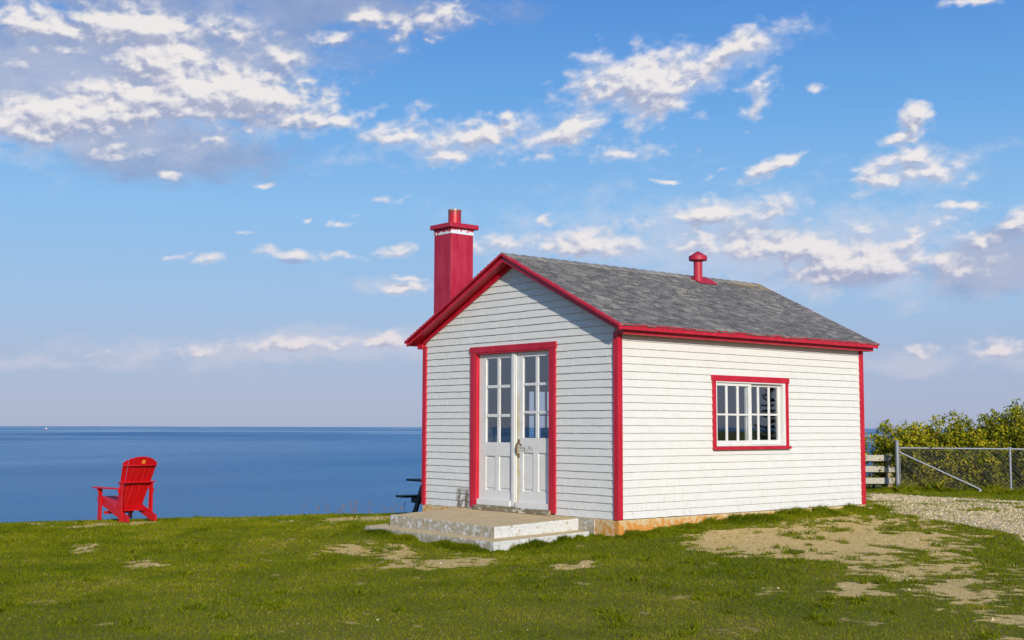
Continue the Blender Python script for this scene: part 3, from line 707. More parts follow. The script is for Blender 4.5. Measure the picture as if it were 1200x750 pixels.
# chimney
CX0, CX1, CY0, CY1 = -4.235, -3.795, .14, .585
ch = build('chimney', MB().box(CX0, CX1, CY0, CY1, 2.45, 4.232), M_redc, cot, bevel=.006)
build('whitewashed_band', MB().box(CX0-.004, CX1+.004, CY0-.004, CY1+.004, 4.232, 4.326), M_band, ch, bevel=.003)
cap = MB().box(CX0-.052, CX1+.05, CY0-.05, CY1+.075, 4.326, 4.4); build('chimney_cap', cap, M_redc, ch, bevel=.008)
fc = ((CX0+CX1)/2+.02, (CY0+CY1)/2)
fl = MB().lathe([(.103, 4.40), (.103, 4.622), (.108, 4.625), (.108, 4.65), (.096, 4.65), (.094, 4.44)], (fc[0], fc[1], 0), 28)
fo = build('flue_pipe', fl, M_flue, ch, smooth=True); e = fo.modifiers.new('es', 'EDGE_SPLIT'); e.split_angle = R(40)
# vent pipe
vx, vy = -1.955, 3.855
vp = MB().lathe([(.072, 3.52), (.072, 3.955)], (vx, vy, 0), 24)
vo = build('vent_pipe', vp, M_redc, cot, smooth=True); vo.modifiers.new('es', 'EDGE_SPLIT').split_angle = R(40)
vc = MB().lathe([(.06, 3.94), (.142, 3.94), (.150, 3.945), (.150, 4.012), (.142, 4.016), (.02, 4.093), (.0, 4.095)], (vx, vy, 0), 28)
co_ = build('vent_cap', vc, M_redc, vo, smooth=True); co_.modifiers.new('es', 'EDGE_SPLIT').split_angle = R(35)
fs = MB(); 
for (x0, x1, y0, y1, lift) in ((-2.04, -1.84, 3.76, 4.20, .022), (-2.09, -1.93, 4.06, 4.22, .034)):
    fs.hexa([(x0, y0, zt(x0)+.004), (x1, y0, zt(x1)+.004), (x1, y1, zt(x1)+.004), (x0, y1, zt(x0)+.004)],
            [(x0, y0, zt(x0)+lift), (x1, y0, zt(x1)+lift), (x1, y1, zt(x1)+lift), (x0, y1, zt(x0)+lift)])
build('vent_flashing', fs, M_redc, vo, bevel=.003)

# ------------------------------------------------------------------ door
df = MB()
df.box(-3.115, -3.02, .0, .030, .012, 2.305); df.box(-1.325, -1.228, .0, .030, .012, 2.305)
df.box(-3.13, -1.212, -.006, .030, 2.305, 2.392)
fr = build('door_casing', df, M_red, cot, bevel=.003)
jb = MB(); jb.box(-3.02, -2.985, .004, .168, .04, 2.305); jb.box(-1.36, -1.325, .004, .168, .04, 2.305); jb.box(-2.985, -1.36, .004, .168, 2.282, 2.305)
build('door_jamb', jb, M_red, fr)
th = MB(); th.box(-3.02, -1.325, -.02, .165, -.018, .052); build('threshold', th, M_sill, fr, bevel=.006)

def door_leaf(name, x0, x1, z0, z1, cols, rows, panels, mat, label):
    YF, TH = .07, .042
    mb = MB(); ys = (YF, YF+TH)
    gx0, gx1 = cols[0][0], cols[-1][1]; gz0, gz1 = rows[-1][0], rows[0][1]
    pz0, pz1 = panels[0][2], panels[0][3]
    mb.box(x0, gx0, *ys, z0, z1); mb.box(gx1, x1, *ys, z0, z1)
    mb.box(gx0, gx1, *ys, gz1, z1); mb.box(gx0, gx1, *ys, pz1, gz0); mb.box(gx0, gx1, *ys, z0, pz0)
    px = sorted(panels)
    edges = [gx0]+[v for p in px for v in (p[0], p[1])]+[gx1]
    for a, b_ in ((edges[0], edges[1]), (edges[2], edges[3]), (edges[4], edges[5])):
        if b_-a > .002: mb.box(a, b_, *ys, pz0, pz1)
    for p in px:
        mb.box(p[0], p[1], YF+.022, YF+TH-.006, pz0, pz1)                       # recessed field
        mb.box(p[0]+.028, p[1]-.028, YF+.010, YF+.0215, pz0+.035, pz1-.035)      # raised centre
    mb.box(x0+.004, x1-.004, .022, YF-.001, z0-.072, z0+.012)                   # weather bar
    d = build(name, mb, mat, cot, bevel=.003); tag(d, label)
    mu = MB()
    for a, b_ in zip(cols[:-1], cols[1:]): mu.box(a[1]+.006, b_[0]-.006, YF+.006, YF+TH-.010, gz0, gz1)
    for a, b_ in zip(rows[:-1], rows[1:]):
        for c_ in cols: mu.box(c_[0]-.005, c_[1]+.005, YF+.008, YF+TH-.012, b_[1], a[0])
    build('muntins', mu, mat, d, bevel=.004)
    gl = MB(); [gl.box(c_[0]-.004, c_[1]+.004, YF+.018, YF+.022, r_[0]+.001, r_[1]-.001) for c_ in cols for r_ in rows]
    build('glass_panes', gl, M_glass, d)
    return d
rowsL = [(1.815, 2.212), (1.39, 1.772), (.975, 1.345)]
rowsR = [(1.83, 2.207), (1.43, 1.79), (1.045, 1.392)]
dl = door_leaf('door', -2.982, -2.218, .128, 2.279, [(-2.822, -2.575), (-2.505, -2.252)], rowsL, [(-2.868+.01, -2.61, .275, .775), (-2.515, -2.252, .275, .775)], M_white, 'clean white glazed door leaf, left one of the pair')
ast = MB().box(-2.226, -2.108, .047, .0695, .06, 2.281); ast.box(-2.20, -2.135, .036, .0475, .06, 2.281); build('astragal', ast, M_white, dl, bevel=.004)
dr = door_leaf('door', -2.107, -1.364, .118, 2.279, [(-1.985, -1.725), (-1.655, -1.41)], rowsR, [(-1.985+.004, -1.765, .285, .835), (-1.655, -1.41, .285, .835)], M_worn, 'weathered white glazed door leaf with a stained edge and pull handle')
hd = MB(); xh = -2.068
hd.tube([(xh, .068, .995), (xh, .030, .965), (xh+.004, .014, .91), (xh+.004, .014, .87), (xh, .030, .815), (xh, .068, .785)], [.009, .009, .011, .011, .009, .009], 8)
hd.box(xh-.016, xh+.016, .062, .0695, .955, 1.025); hd.box(xh-.014, xh+.014, .062, .0695, .76, .82); hd.box(xh+.03, xh+.055, .060, .0695, .935, .96)
build('pull_handle', hd, M_rust, dr, smooth=False, bevel=.002)

# ------------------------------------------------------------------ windows
def make_window(mir, h, sashes=True):
    """mir=False east wall; True west wall"""
    y0, y1, z0, z1 = h
    def X(d): return d if not mir else -W_-d
    def bx(mb, d0, d1, a, b_, c, d): xs = sorted((X(d0), X(d1))); return mb.box(xs[0], xs[1], a, b_, c, d)
    wn = MB(); bx(wn, -.168, -.004, y0, y0+.022, z0, z1); bx(wn, -.168, -.004, y1-.06, y1, z0, z1); bx(wn, -.168, -.004, y0+.022, y1-.06, z1-.02, z1); bx(wn, -.168, -.012, y0+.022, y1-.06, z0, z0+.018)
    root = build('window', wn, M_white, cot, bevel=.003)
    cs = MB(); bx(cs, -.03, .0, y0-.062, y0, z0-.003, z1); bx(cs, -.03, .0, y1, y1+.072, z0-.003, z1); bx(cs, -.03, .006, y0-.082, y1+.09, z1, z1+.084)
    build('window_casing', cs, M_red, root, bevel=.003)
    si = MB(); bx(si, -.03, .03, y0-.065, y1+.088, z0-.048, z0-.004); build('window_sill', si, M_red, root, bevel=.004)
    def sash(d1, a, b_, cols, top, bot, zr):
        mb = MB(); d0 = d1-.032
        bx(mb, d0, d1, a, cols[0][0], bot, top); bx(mb, d0, d1, cols[-1][1], b_, bot, top)
        bx(mb, d0, d1, cols[0][0], cols[-1][1], zr[1], top); bx(mb, d0, d1, cols[0][0], cols[-1][1], bot, zr[0])
        for p, q_ in zip(cols[:-1], cols[1:]): bx(mb, d0+.010, d1-.003, p[1]+.004, q_[0]-.004, zr[0], zr[1])
        for c_ in cols: bx(mb, d0+.011, d1-.005, c_[0]-.003, c_[1]+.003, zr[2]+.003, zr[3]-.003)
        s_o = build('sash', mb, M_white, root, bevel=.003)
        g = MB(); [bx(g, d0+.017, d0+.021, c_[0], c_[1], p, q_) for c_ in cols for (p, q_) in ((zr[0], zr[2]), (zr[3], zr[1]))]
        build('glass_panes', g, M_glass, root)
    zr = (z0+.08, z1-.062, z0+.435, z0+.468); dy = y0-1.975
    sash(-.028, y0+.0225, 2.79+dy, [(2.012+dy, 2.212+dy), (2.262+dy, 2.458+dy), (2.510+dy, 2.722+dy)], z1-.021, z0+.019, zr)
    sash(-.064, 2.705+dy, y1-.061, [(2.768+dy, 2.972+dy), (3.022+dy, 3.222+dy), (3.272+dy, 3.452+dy)], z1-.023, z0+.021, (zr[0]+.004, zr[1]+.002, zr[2]+.006, zr[3]+.006))
    return root
make_window(False, WIN); make_window(True, (WINL[0], WINL[0]+WIN[1]-WIN[0], WINL[2], WINL[3]))

# information board and bench inside, dimly seen through the door
ib = empty('information_board', (-3.55, 2.3, .03), label='white board with red marks standing inside the cottage behind the left door', cat='board')
mbd = MB().box(-.55, .55, 0, .02, .72, 1.16); build('board_panel', mbd, simple('board_white', (.42, .40, .36), .6), ib)
mk = MB()
for i in range(6): mk.prism([(-.46+.16*i, -.003, 1.0), (-.40+.16*i, -.003, .93), (-.36+.16*i, -.003, 1.02), (-.41+.16*i, -.003, 1.07)], (0, .002, 0))
build('board_marks', mk, simple('board_red', (.4, .03, .03), .6), ib)
lg = MB(); lg.box(-.52, -.47, .021, .06, 0, 1.1); lg.box(.47, .52, .021, .06, 0, 1.1); lg.box(-.5, .5, -.2, .2, -.002+.0, .04)
build('board_stand', lg, simple('board_stand_wood', (.15, .09, .05), .7), ib)

# ------------------------------------------------------------------ steps
st = empty('concrete_steps', (-2, -.9, -.2), label='two broad worn concrete steps with flaking white sides in front of the double door', cat='steps')
def slabmb(top, thick, sub=10):
    """top: right-wall, right-front, left-front, left-wall corners (world) -> slightly uneven slab, local to st"""
    o = Vector((-2, -.9, -.2)); tp = [Vector(p)-o for p in top]; n = sub*3; m_ = sub*2; mb = MB(); rr = random.Random(5)
    vs = []; 
    for j in range(m_+1):
        for i in range(n+1):
            a = tp[0].lerp(tp[3], i/n); b_ = tp[1].lerp(tp[2], i/n); p = a.lerp(b_, j/m_)
            edge = (i in (0, n)) or j == m_
            p.z += (mnoise.noise(p*3)*.003); 
            if edge: p.z -= .004+.006*max(0, mnoise.noise(p*9)); p.x += mnoise.noise(p*11)*.006; p.y += mnoise.noise(p*11+Vector((5, 0, 0)))*.006
            vs.append(p)
    fcs = [(j*(n+1)+i, j*(n+1)+i+1, (j+1)*(n+1)+i+1, (j+1)*(n+1)+i) for j in range(m_) for i in range(n)]
    loop = [i for i in range(n+1)]+[j*(n+1)+n for j in range(1, m_+1)]+[m_*(n+1)+i for i in range(n-1, -1, -1)]+[j*(n+1) for j in range(m_-1, 0, -1)]
    base = len(vs); 
    mid = []
    for k in loop: p = vs[k].copy(); p.z -= .02; c_ = Vector((0, 0, p.z)); q_ = p.copy(); q_.x += (.006 if p.x > 0 else -.006); q_.y -= .006; mid.append(q_)
    bot = [Vector((q_.x, q_.y, q_.z-thick)) for q_ in mid]
    vs += mid+bot; N = len(loop)
    for k in range(N):
        k2 = (k+1) % N; fcs.append((loop[k2], loop[k], base+k, base+k2)); fcs.append((base+k2, base+k, base+N+k, base+N+k2))
    fcs.append(tuple(base+N+k for k in range(N)))
    mb.add(vs, fcs); return mb
build('upper_step', flip(slabmb([(-.765, .008, -.022), (-.775, -1.455, -.066), (-3.06, -1.46, -.036), (-3.47, .008, -.020)], .14)), M_slab, st)
build('lower_step', flip(slabmb([(-.53, -.02, -.178), (-.50, -1.70, -.222), (-3.34, -1.70, -.196), (-3.75, -.02, -.18)], .35)), M_slab, st)

# ------------------------------------------------------------------ red slatted garden chair
def make_chair():
    root = empty('garden_chair', (-8.30, -3.02, 0), 0, label='red slatted garden chair with wide armrests facing the sea at the cliff edge', cat='chair')
    # local +y = direction the sitter faces
    P_ = lambda n, mb, par=root, bev=.004: build(n, mb, M_chair, par, bevel=bev)
    S = 1.0
    for sx in (-1, 1):
        x = sx*.27
        sk = MB(); x0, x1 = x-.014, x+.014
        prof = [(-.13, .0), (.02, .0), (.88, .30), (.90, .42), (.80, .425), (-.13, .10)]
        sk.prism([(x0, p[0], p[1]) for p in prof], (x1-x0, 0, 0)); P_('side_rail', sk)
        P_('rear_leg', MB().box(sx*.292-.015, sx*.292+.015, .05, .145, 0, .655))
        P_('front_leg', MB().box(sx*.30-.015, sx*.30+.015, .74, .84, 0, .545))
        a = MB(); xi, xo = sx*.235, sx*.385
        pr = [(xi, .10), (sx*.34, .10), (xo, .45), (xo, .93), (sx*.36, .965), (sx*.25, .965), (xi, .90)]
        a.prism([(p[0], p[1], .545) for p in pr], (0, 0, .026)); P_('armrest', a)
        P_('arm_bracket', MB().prism([(sx*.317, .76, .544), (sx*.375, .76, .544), (sx*.317, .76, .40)], (0, .028, 0))); br = MB(); br.prism([(sx*.317, .09, .544), (sx*.36, .09, .544), (sx*.317, .09, .43)], (0, .028, 0)); P_('arm_bracket', br)
    zr = lambda y: .205+(y-.30)*.30
    seat = MB()
    for i in range(6):
        y = .31+i*.092; seat.beam((-.285, y+.04, zr(y+.04)+.022), (.285, y+.04, zr(y+.04)+.022), .082, .02, (0, -.3, 1))
    seat.box(-.285, .285, .895, .915, .30, .40); P_('seat', seat)
    # backrest: fan of slats with an arched, slightly hollowed top
    back = MB(); n = 7
    yb = lambda z: .315-(z-.20)*.42
    for i in range(n):
        c = (i-(n-1)/2)/((n-1)/2); t0, t1 = i/n*2-1+.007, (i+1)/n*2-1-.007
        bow = .035*(1-c*c)
        def pt(t_, z): 
            wdt = .235+(z-.20)*.125; return Vector((t_*wdt, yb(z)-bow*min(1, (z-.2)*2), z))
        zs = [.17, .5, .8]; ztp = lambda t_: 1.10-.105*abs(t_)**2.2
        L = [pt(t0, z) for z in zs]+[pt(t0, ztp(t0))]; M = pt((t0+t1)/2, ztp((t0+t1)/2)); Rr = [pt(t1, z) for z in zs]+[pt(t1, ztp(t1))]
        back.prism(L+[M]+Rr[::-1], (0, .02, .008))
    bk = P_('backrest', back, bev=.003)
    def brace(z, hw, name, th=.022, dep=.05, bow=.035, yoff=0):
        mb = MB(); m_ = 10; fr_, bk_ = [], []
        for i in range(m_+1):
            t_ = -1+2*i/m_; y = yb(z)-bow*(1-t_*t_)+.0+yoff; fr_.append((t_*hw, y, z)); bk_.append((t_*hw*.99, y-dep, z))
        mb.prism(fr_+bk_[::-1], (0, 0, th)); return P_(name, mb, bev=.003)
    brace(.945, .325, 'upper_brace', .022, .042, .05)
    sh = MB(); sh.prism([(-.335, .02, .655), (.335, .02, .655), (.335, .155, .655), (.25, .155, .655), (.13, .118, .655), (-.13, .118, .655), (-.25, .155, .655), (-.335, .155, .655)], (0, 0, .024)); P_('back_support', sh)
    lb = MB(); lb.beam((-.285, .27, .19), (.285, .27, .19), .10, .024, (0, -.25, 1)); P_('lower_brace', lb)
    P_('stretcher', MB().beam((-.285, .66, .13), (.285, .66, .13), .024, .05))
    # round yellow emblem carved on the back of the top slats
    em = MB(); zc = 1.012; yc = yb(zc)-.037; m_ = 22; pts_ = []
    R0, R1 = .033, .021
    for k in range(m_):
        a = R(-60)+k/m_*R(330); b_ = R(-60)+(k+1)/m_*R(330); c_ = .035
        q4 = [(c_+R0*math.cos(a), yc-.42*R0*math.sin(a)-.002, zc+R0*math.sin(a)), (c_+R0*math.cos(b_), yc-.42*R0*math.sin(b_)-.002, zc+R0*math.sin(b_)),
              (c_+R1*math.cos(b_), yc-.42*R1*math.sin(b_)-.002, zc+R1*math.sin(b_)), (c_+R1*math.cos(a), yc-.42*R1*math.sin(a)-.002, zc+R1*math.sin(a))]
        em.prism(q4, (0, -.003, 0))
    q4 = [(.035-.013, yc-.003, zc-.006), (.035+.012, yc-.003, zc-.008), (.035+.014, yc-.003, zc+.002), (.035, yc-.003, zc+.007), (.035-.012, yc-.003, zc+.002)]
    em.prism(q4, (0, -.003, 0))
    build('emblem', em, simple('emblem_yellow', (.85, .42, .03), .5), bk)
    return root
chair = make_chair()
cf = Vector((-.99, -.12, 0)); chair.rotation_euler = (0, 0, math.atan2(cf.y, cf.x)-math.pi/2)
chair.location = (-8.07, -2.98, float(ground_z(-8.3, -3.0))+.015)
chair.scale = (.935, .935, .955)

# ------------------------------------------------------------------ picnic table
M_black = simple('black_weathered_plastic', (.012, .012, .014), .55, var=.3)
def make_table():
    root = empty('picnic_table', (-6.24, 2.26, 0), 0, label='black picnic table half hidden behind the west corner of the cottage', cat='picnic table')
    top = MB(); [top.box(-.37+.15*i, -.37+.15*i+.142, -.9, .9, .712, .75) for i in range(5)]; build('tabletop', top, M_black, root, bevel=.004)
    for sx in (-1, 1):
        s = MB(); a = sorted((sx*.75, sx*.615)); s.box(a[0], a[1], -.9, .9, .405, .443); a = sorted((sx*.605, sx*.475)); s.box(a[0], a[1], -.9, .9, .405, .443); build('bench', s, M_black, root, bevel=.004)
    for y in (-.62, .62):
        for sx in (-1, 1):
            build('leg', MB().beam((sx*.60, y, .0), (sx*.24, y, .71), .04, .10, (0, 1, 0)) if False else MB().prism([(sx*.66, y-.02, 0), (sx*.54, y-.02, 0), (sx*.19, y-.02, .64), (sx*.31, y-.02, .64)], (0, .04, 0)), M_black, root, bevel=.003)
        build('crossbeam', MB().prism([(-.72, y+.021, .404), (-.70, y+.021, .30), (.70, y+.021, .30), (.72, y+.021, .404)], (0, .04, 0)), M_black, root)
        build('top_beam', MB().prism([(-.34, y+.021, .711), (-.30, y+.021, .62), (.30, y+.021, .62), (.34, y+.021, .711)], (0, .04, 0)), M_black, root)
    return root
tbl = make_table(); tbl.rotation_euler = (0, 0, R(-6)); tbl.location = (-6.24, 2.26, -.475)

# ------------------------------------------------------------------ wooden rail fence
def m_wood(name, a, b_):
    m, t, b = mat_new(name); co = objco(t)
    g = t.noise(t.mapping(co, scale=(.12, 1, 1)), 60, 5, .65); k = t.noise(co, 3, 4)
    c = t.mix(t.maprange(g, .3, .7), a, b_); c = t.mix(t.maprange(k, .4, .7, 0, .5), c, (.30, .27, .19))
    t.put(b.inputs['Base Color'], c); b.inputs['Roughness'].default_value = .85; bump(t, b, g, .5, .004); return m
M_rail = m_wood('silvered_rail_wood', (.34, .32, .27), (.55, .52, .45))
M_postw = m_wood('brown_post_wood', (.26, .19, .10), (.42, .33, .20))
rv = Vector((.648, .761, 0)); ang = math.atan2(rv.y, rv.x)
pf = Vector((-5.665, 15.02, 0)); gz0 = float(ground_z(pf.x, pf.y))
wf = empty('wooden_fence', (pf.x, pf.y, gz0), ang, label='weathered grey wooden fence with three double rails beside the cottage corner', cat='fence')
for (px_, py_) in ((0, 0), (-.52, .42), (-2.3, 0)):
    gzz = float(ground_z(pf.x+rv.x*px_, pf.y+rv.y*px_))-gz0
    build('fence_post', MB().box(px_-.075, px_+.075, py_-.075, py_+.075, gzz-.3, .915+(0 if py_ == 0 else -.12)), M_postw, wf, bevel=.006)
for z in (.86, .595, .315):
    for (ya, yb_, dz) in ((-.118, -.078, 0), (.078, .118, -.03)):
        build('fence_rail', MB().box(-2.5, .115, ya, yb_, z-.145+dz, z+dz), M_rail if ya < 0 else M_postw, wf, bevel=.005)

# ------------------------------------------------------------------ chain link fence
M_galv = simple('galvanised_steel', (.26, .28, .31), .5, .3, .12, 20)
A = Vector((-5.175, 14.635, 0)); B = Vector((-3.117, 16.079, 0)); fd_ = (B-A).normalized(); bay = (B-A).length; fang = math.atan2(fd_.y, fd_.x)
ga = float(ground_z(A.x, A.y))
cf_ = empty('chain_link_fence', (A.x, A.y, ga), fang, label='galvanised chain link fence with a round steel top rail in front of the shrubs', cat='fence')
gl_ = lambda d: float(ground_z(A.x+fd_.x*d, A.y+fd_.y*d))-ga
HT = .73-ga
NB = 4
M_wire = simple('galvanised_wire', (.13, .135, .14), .6, .2)
tpst = MB().lathe([(.044, -.3), (.044, .885-ga), (.05, .886-ga), (.05, .895-ga), (.035, .912-ga), (.0, .918-ga)], (0, 0, 0), 16); build('end_post', tpst, M_galv, cf_, smooth=False)
build('tension_bar', MB().box(.055, .065, -.012, .012, .06, HT-.02), M_galv, cf_)
for i in range(1, NB+1):
    d = bay*i; build('line_post', MB().lathe([(.027, gl_(d)-.3), (.027, HT+.0), (.036, HT+.002), (.036, HT+.03), (.0, HT+.045)], (d, 0, 0), 12), M_galv, cf_)
rl = MB().tube([(.05, 0, HT), (bay*NB+.3, 0, HT-.03)], .021, 10); build('top_rail', rl, M_galv, cf_)
db = .74*bay*.98
bc = MB().tube([(.05, -.03, HT-.10), (1.92, -.05, gl_(1.9)+.05)], .021, 10); build('brace_rail', bc, M_galv, cf_)
bt = MB().lathe([(.05, 0), (.055, .05), (.03, .09), (0, .10)], (1.84, -.08, gl_(1.84)), 10); build('brace_foot', bt, simple('white_concrete_foot', (.6, .58, .54), .8), cf_)
ms = MB(); LEN = bay*NB; hgt = HT-.05; pitch = .078; wv_ = .0026
d = -hgt
while d < LEN:
    for sg in (1, -1):
        x0, x1 = (d, d+hgt) if sg > 0 else (d+hgt, d); z0_, z1_ = .04, .04+hgt
        # clip to panel
        def at(x): return z0_+(x-x0)/(x1-x0)*(z1_-z0_)
        a, b_ = max(.06, min(x0, x1)), min(LEN, max(x0, x1))
        if b_-a > .03:
            p0, p1 = Vector((a, sg*.003, at(a))), Vector((b_, sg*.003, at(b_)))
            ms.tube([p0, p1], wv_, 3, cap=False)
    d += pitch
build('wire_mesh', ms, M_wire, cf_)

# ------------------------------------------------------------------ shrubs
def m_leaf(name, cols, trans=.35):
    m, t, b = mat_new(name)
    tn = attr(t, 'tint'); c = t.ramp(tn, cols)
    t.put(b.inputs['Base Color'], c); b.inputs['Roughness'].default_value = .7; b.inputs['Specular IOR Level'].default_value = .08
    tl = t.node('ShaderNodeBsdfTranslucent'); t.put(tl.inputs[0], c); mx = t.node('ShaderNodeMixShader'); mx.inputs[0].default_value = trans
    t.link(b.outputs[0], mx.inputs[1]); t.link(tl.outputs[0], mx.inputs[2]); t.link(mx.outputs[0], t.n['Material Output'].inputs[0]); return m
M_leaf = m_leaf('shrub_leaf', [(0, (.07, .10, .008)), (.35, (.24, .27, .014)), (.62, (.50, .46, .02)), (.85, (.78, .60, .025)), (.95, (.80, .48, .03)), (1, (.42, .16, .03))])
M_bark = simple('shrub_bark', (.10, .075, .05), .9, var=.3, scale=20)
def leaf_cloud(centers, radii, per, size, nrng, ymix, tint0=0.0):
    C_, T_ = [], []
    for (c, r_, n) in zip(centers, radii, per):
        d = nrng.normal(size=(n, 3)); d /= np.linalg.norm(d, axis=1)[:, None]; rad = r_*(nrng.random(n)**.45)[:, None]
        p = np.array(c)+d*rad*np.array([1, 1, .85]); C_.append(p); T_.append(np.clip(nrng.normal(ymix-.10, .24, n)+nrng.normal(0, .11)+tint0, 0, 1))
    C_ = np.concatenate(C_); T_ = np.concatenate(T_); n = len(C_)
    nrm_ = nrng.normal(size=(n, 3))+np.array([.3, -.3, .5]); nrm_ /= np.linalg.norm(nrm_, axis=1)[:, None]
    a = np.cross(nrm_, nrng.normal(size=(n, 3))); a /= np.linalg.norm(a, axis=1)[:, None]; b_ = np.cross(nrm_, a)
    L = (size*(.6+.8*nrng.random(n)))[:, None]; Wd = L*.55
    V = np.stack([C_-a*L*.5, C_+b_*Wd*.5-nrm_*L*.06, C_+a*L*.5, C_-b_*Wd*.5-nrm_*L*.06], 1).reshape(-1, 3)
    return V, np.arange(4*n).reshape(n, 4), np.repeat(T_, 4)
def make_shrub(base, h, rad, seed, label, yellow=.5, dens=1.0, sparse=False):
    q_ = np.random.default_rng(seed); z0_ = float(ground_z(base[0], base[1]))
    root = empty('shrub', (base[0], base[1], z0_), 0, label=label, cat='shrub', group='shrubs growing behind the chain link fence')
    br = MB(); cs, rs, ps = [], [], []
    nb = int((64 if not sparse else 16)*dens*rad/.9)
    for i in range(nb):
        a = q_.random()*2*math.pi; rr_ = rad*(q_.random()**.6); top = h*(.45+.55*q_.random())*(1-.32*(rr_/rad)**2)
        b0 = Vector((math.cos(a)*rad*.25*q_.random(), math.sin(a)*rad*.25*q_.random(), -.05)); e_ = Vector((math.cos(a)*rr_, math.sin(a)*rr_, top))
        m_ = b0.lerp(e_, .5)+Vector((q_.normal()*.05, q_.normal()*.05, .06))
        br.tube([b0, m_, e_], [.016, .011, .004], 5)
        for f_ in ((1.0, .82, .62, .42, .25) if not sparse else (1, .8)):
            p = (m_.lerp(e_, (f_-.5)*2) if f_ > .5 else b0.lerp(m_, f_*2)); off = q_.normal(size=3)*.07
            cs.append((p.x+off[0], p.y+off[1], p.z+off[2])); rs.append((.13+.13*q_.random())*(1 if f_ > .5 else 1.25)); ps.append(int((98 if f_ > .5 else 70)*(1 if not sparse else .3)))
        if q_.random() < .5:   # thin twig sticking out of the outline
            e2 = e_+Vector((q_.normal()*.06, q_.normal()*.06, .10+.14*q_.random())); br.tube([e_, e2], [.005, .003], 4)
            cs.append(tuple(e2)); rs.append(.055); ps.append(12)
    build('branches', br, M_bark, root)
    V, Fq, T = leaf_cloud(cs, rs, ps, .067, q_, yellow)
    npmesh('foliage', V, Fq, M_leaf, {'tint': T}, root)
    return root
perp = Vector((-fd_.y, fd_.x, 0))
def behind(d, off): p = A+fd_*d+perp*off; return (p.x, p.y)
shrubs = [  # distance along the fence, distance behind it, height, radius, yellow, label
 (-1.35, .75, 1.72, .70, .52, 1, False, 'patchy green shrub behind the wooden fence, right beside the cottage corner'),
 (-.62, 1.2, 1.35, .50, .50, .6, True, 'thin half bare shrub with dark twigs between the cottage corner and the steel end post'),
 (.05, .85, 1.78, .68, .58, 1, False, 'yellowish shrub directly behind the tall steel end post'),
 (.75, .80, 1.86, .78, .62, 1, False, 'wide golden shrub rising behind the upper end of the slanting brace rail'),
 (1.55, .90, 1.98, .78, .60, 1, False, 'bushy yellow-green shrub above the foot of the slanting brace rail'),
 (2.25, .75, 2.00, .72, .52, 1, False, 'tall green shrub with one long upright shoot just left of the line post'),
 (2.95, .90, 2.08, .86, .54, 1, False, 'tallest and densest shrub, at the right edge of the picture behind the line post'),
 (3.9, .85, 2.1, .8, .5, 1, False, 'broad dark green shrub cut off by the right border of the picture'),
 (5.0, .9, 2.2, .85, .5, 1, False, 'shrub at the far right end of the chain link fence'),
 (.35, 1.9, 1.45, .75, .48, 1, False, 'low shrub in the second row seen between the post and the golden shrub'),
 (1.9, 2.1, 1.62, .85, .50, 1, False, 'darker shrub in the second row behind the slanting brace rail'),
 (3.3, 2.3, 1.85, .9, .48, 1, False, 'dark shrub in the second row behind the tallest shrub')]
for i, (d, off, h, rd, yl, dn, sp_, lb_) in enumerate(shrubs): make_shrub(behind(d, off), h*.955, rd, 100+i, lb_, yl-.10, dn, sp_)

# conifer standing inland, mirrored in the side window
def make_conifer():
    x, y = 13.3, 20.45; z0_ = float(ground_z(x, y)); q_ = np.random.default_rng(5)
    root = empty('spruce_tree', (x, y, z0_), 0, label='young thin spruce tree mirrored in the side window', cat='tree')
    build('trunk', MB().tube([(0, 0, -.2), (.05, .02, 1.6), (-.08, .0, 3.1)], [.06, .04, .01], 8), M_bark, root)
    V, T = [], []
    z = .5
    while z < 2.75:
        L = .70*(1-(z/3.3))+.08
        for k in range(5):
            a = q_.random()*6.28; l = L*(.6+.6*q_.random()); dr_ = q_.uniform(-.1, .35)
            for s_ in np.arange(.1, 1, .05):
                c = np.array([math.cos(a)*l*s_, math.sin(a)*l*s_, z+dr_*l*s_*s_])
                for _ in range(5):
                    d = q_.normal(size=3); d /= np.linalg.norm(d); d = d*.09*(1.1-s_*.6); e_ = np.cross(d, q_.normal(size=3)); e_ *= .014/np.linalg.norm(e_)
                    V += [c-e_, c+e_, c+d]; 
        z += .17
    V = np.array(V); npmesh('foliage', V, np.arange(len(V)).reshape(-1, 3), simple('spruce_needles', (.025, .045, .02), .7), {'tint': np.full(len(V), .5)}, root)
make_conifer()

# ------------------------------------------------------------------ distant ship
sd = Vector((-1.006, .366, 0)).normalized(); sp_ = sd*13500
ship = empty('ship', (CAM.x+sp_.x, CAM.y+sp_.y, -35), R(20+70), label='tiny white and red ship on the horizon at the far left', cat='ship')
hb = MB(); hp = [(-15, -3.5), (11, -3.5), (18, 0), (11, 3.5), (-15, 3.5)]
hb.prism([(x, y, -.5) for x, y in hp], (0, 0, 4.5)); build('hull', hb, simple('ship_hull_red', (.5, .10, .08), .5), ship)
build('cabin', MB().box(-12, 4, -3, 3, 4.01, 9.5).box(-9, 0, -2.4, 2.4, 9.5, 12.5), simple('ship_white', (.85, .82, .80), .5), ship)
build('mast', MB().tube([(-3, 0, 12.5), (-3, 0, 18)], .3, 6), simple('ship_mast', (.6, .6, .6), .5), ship)

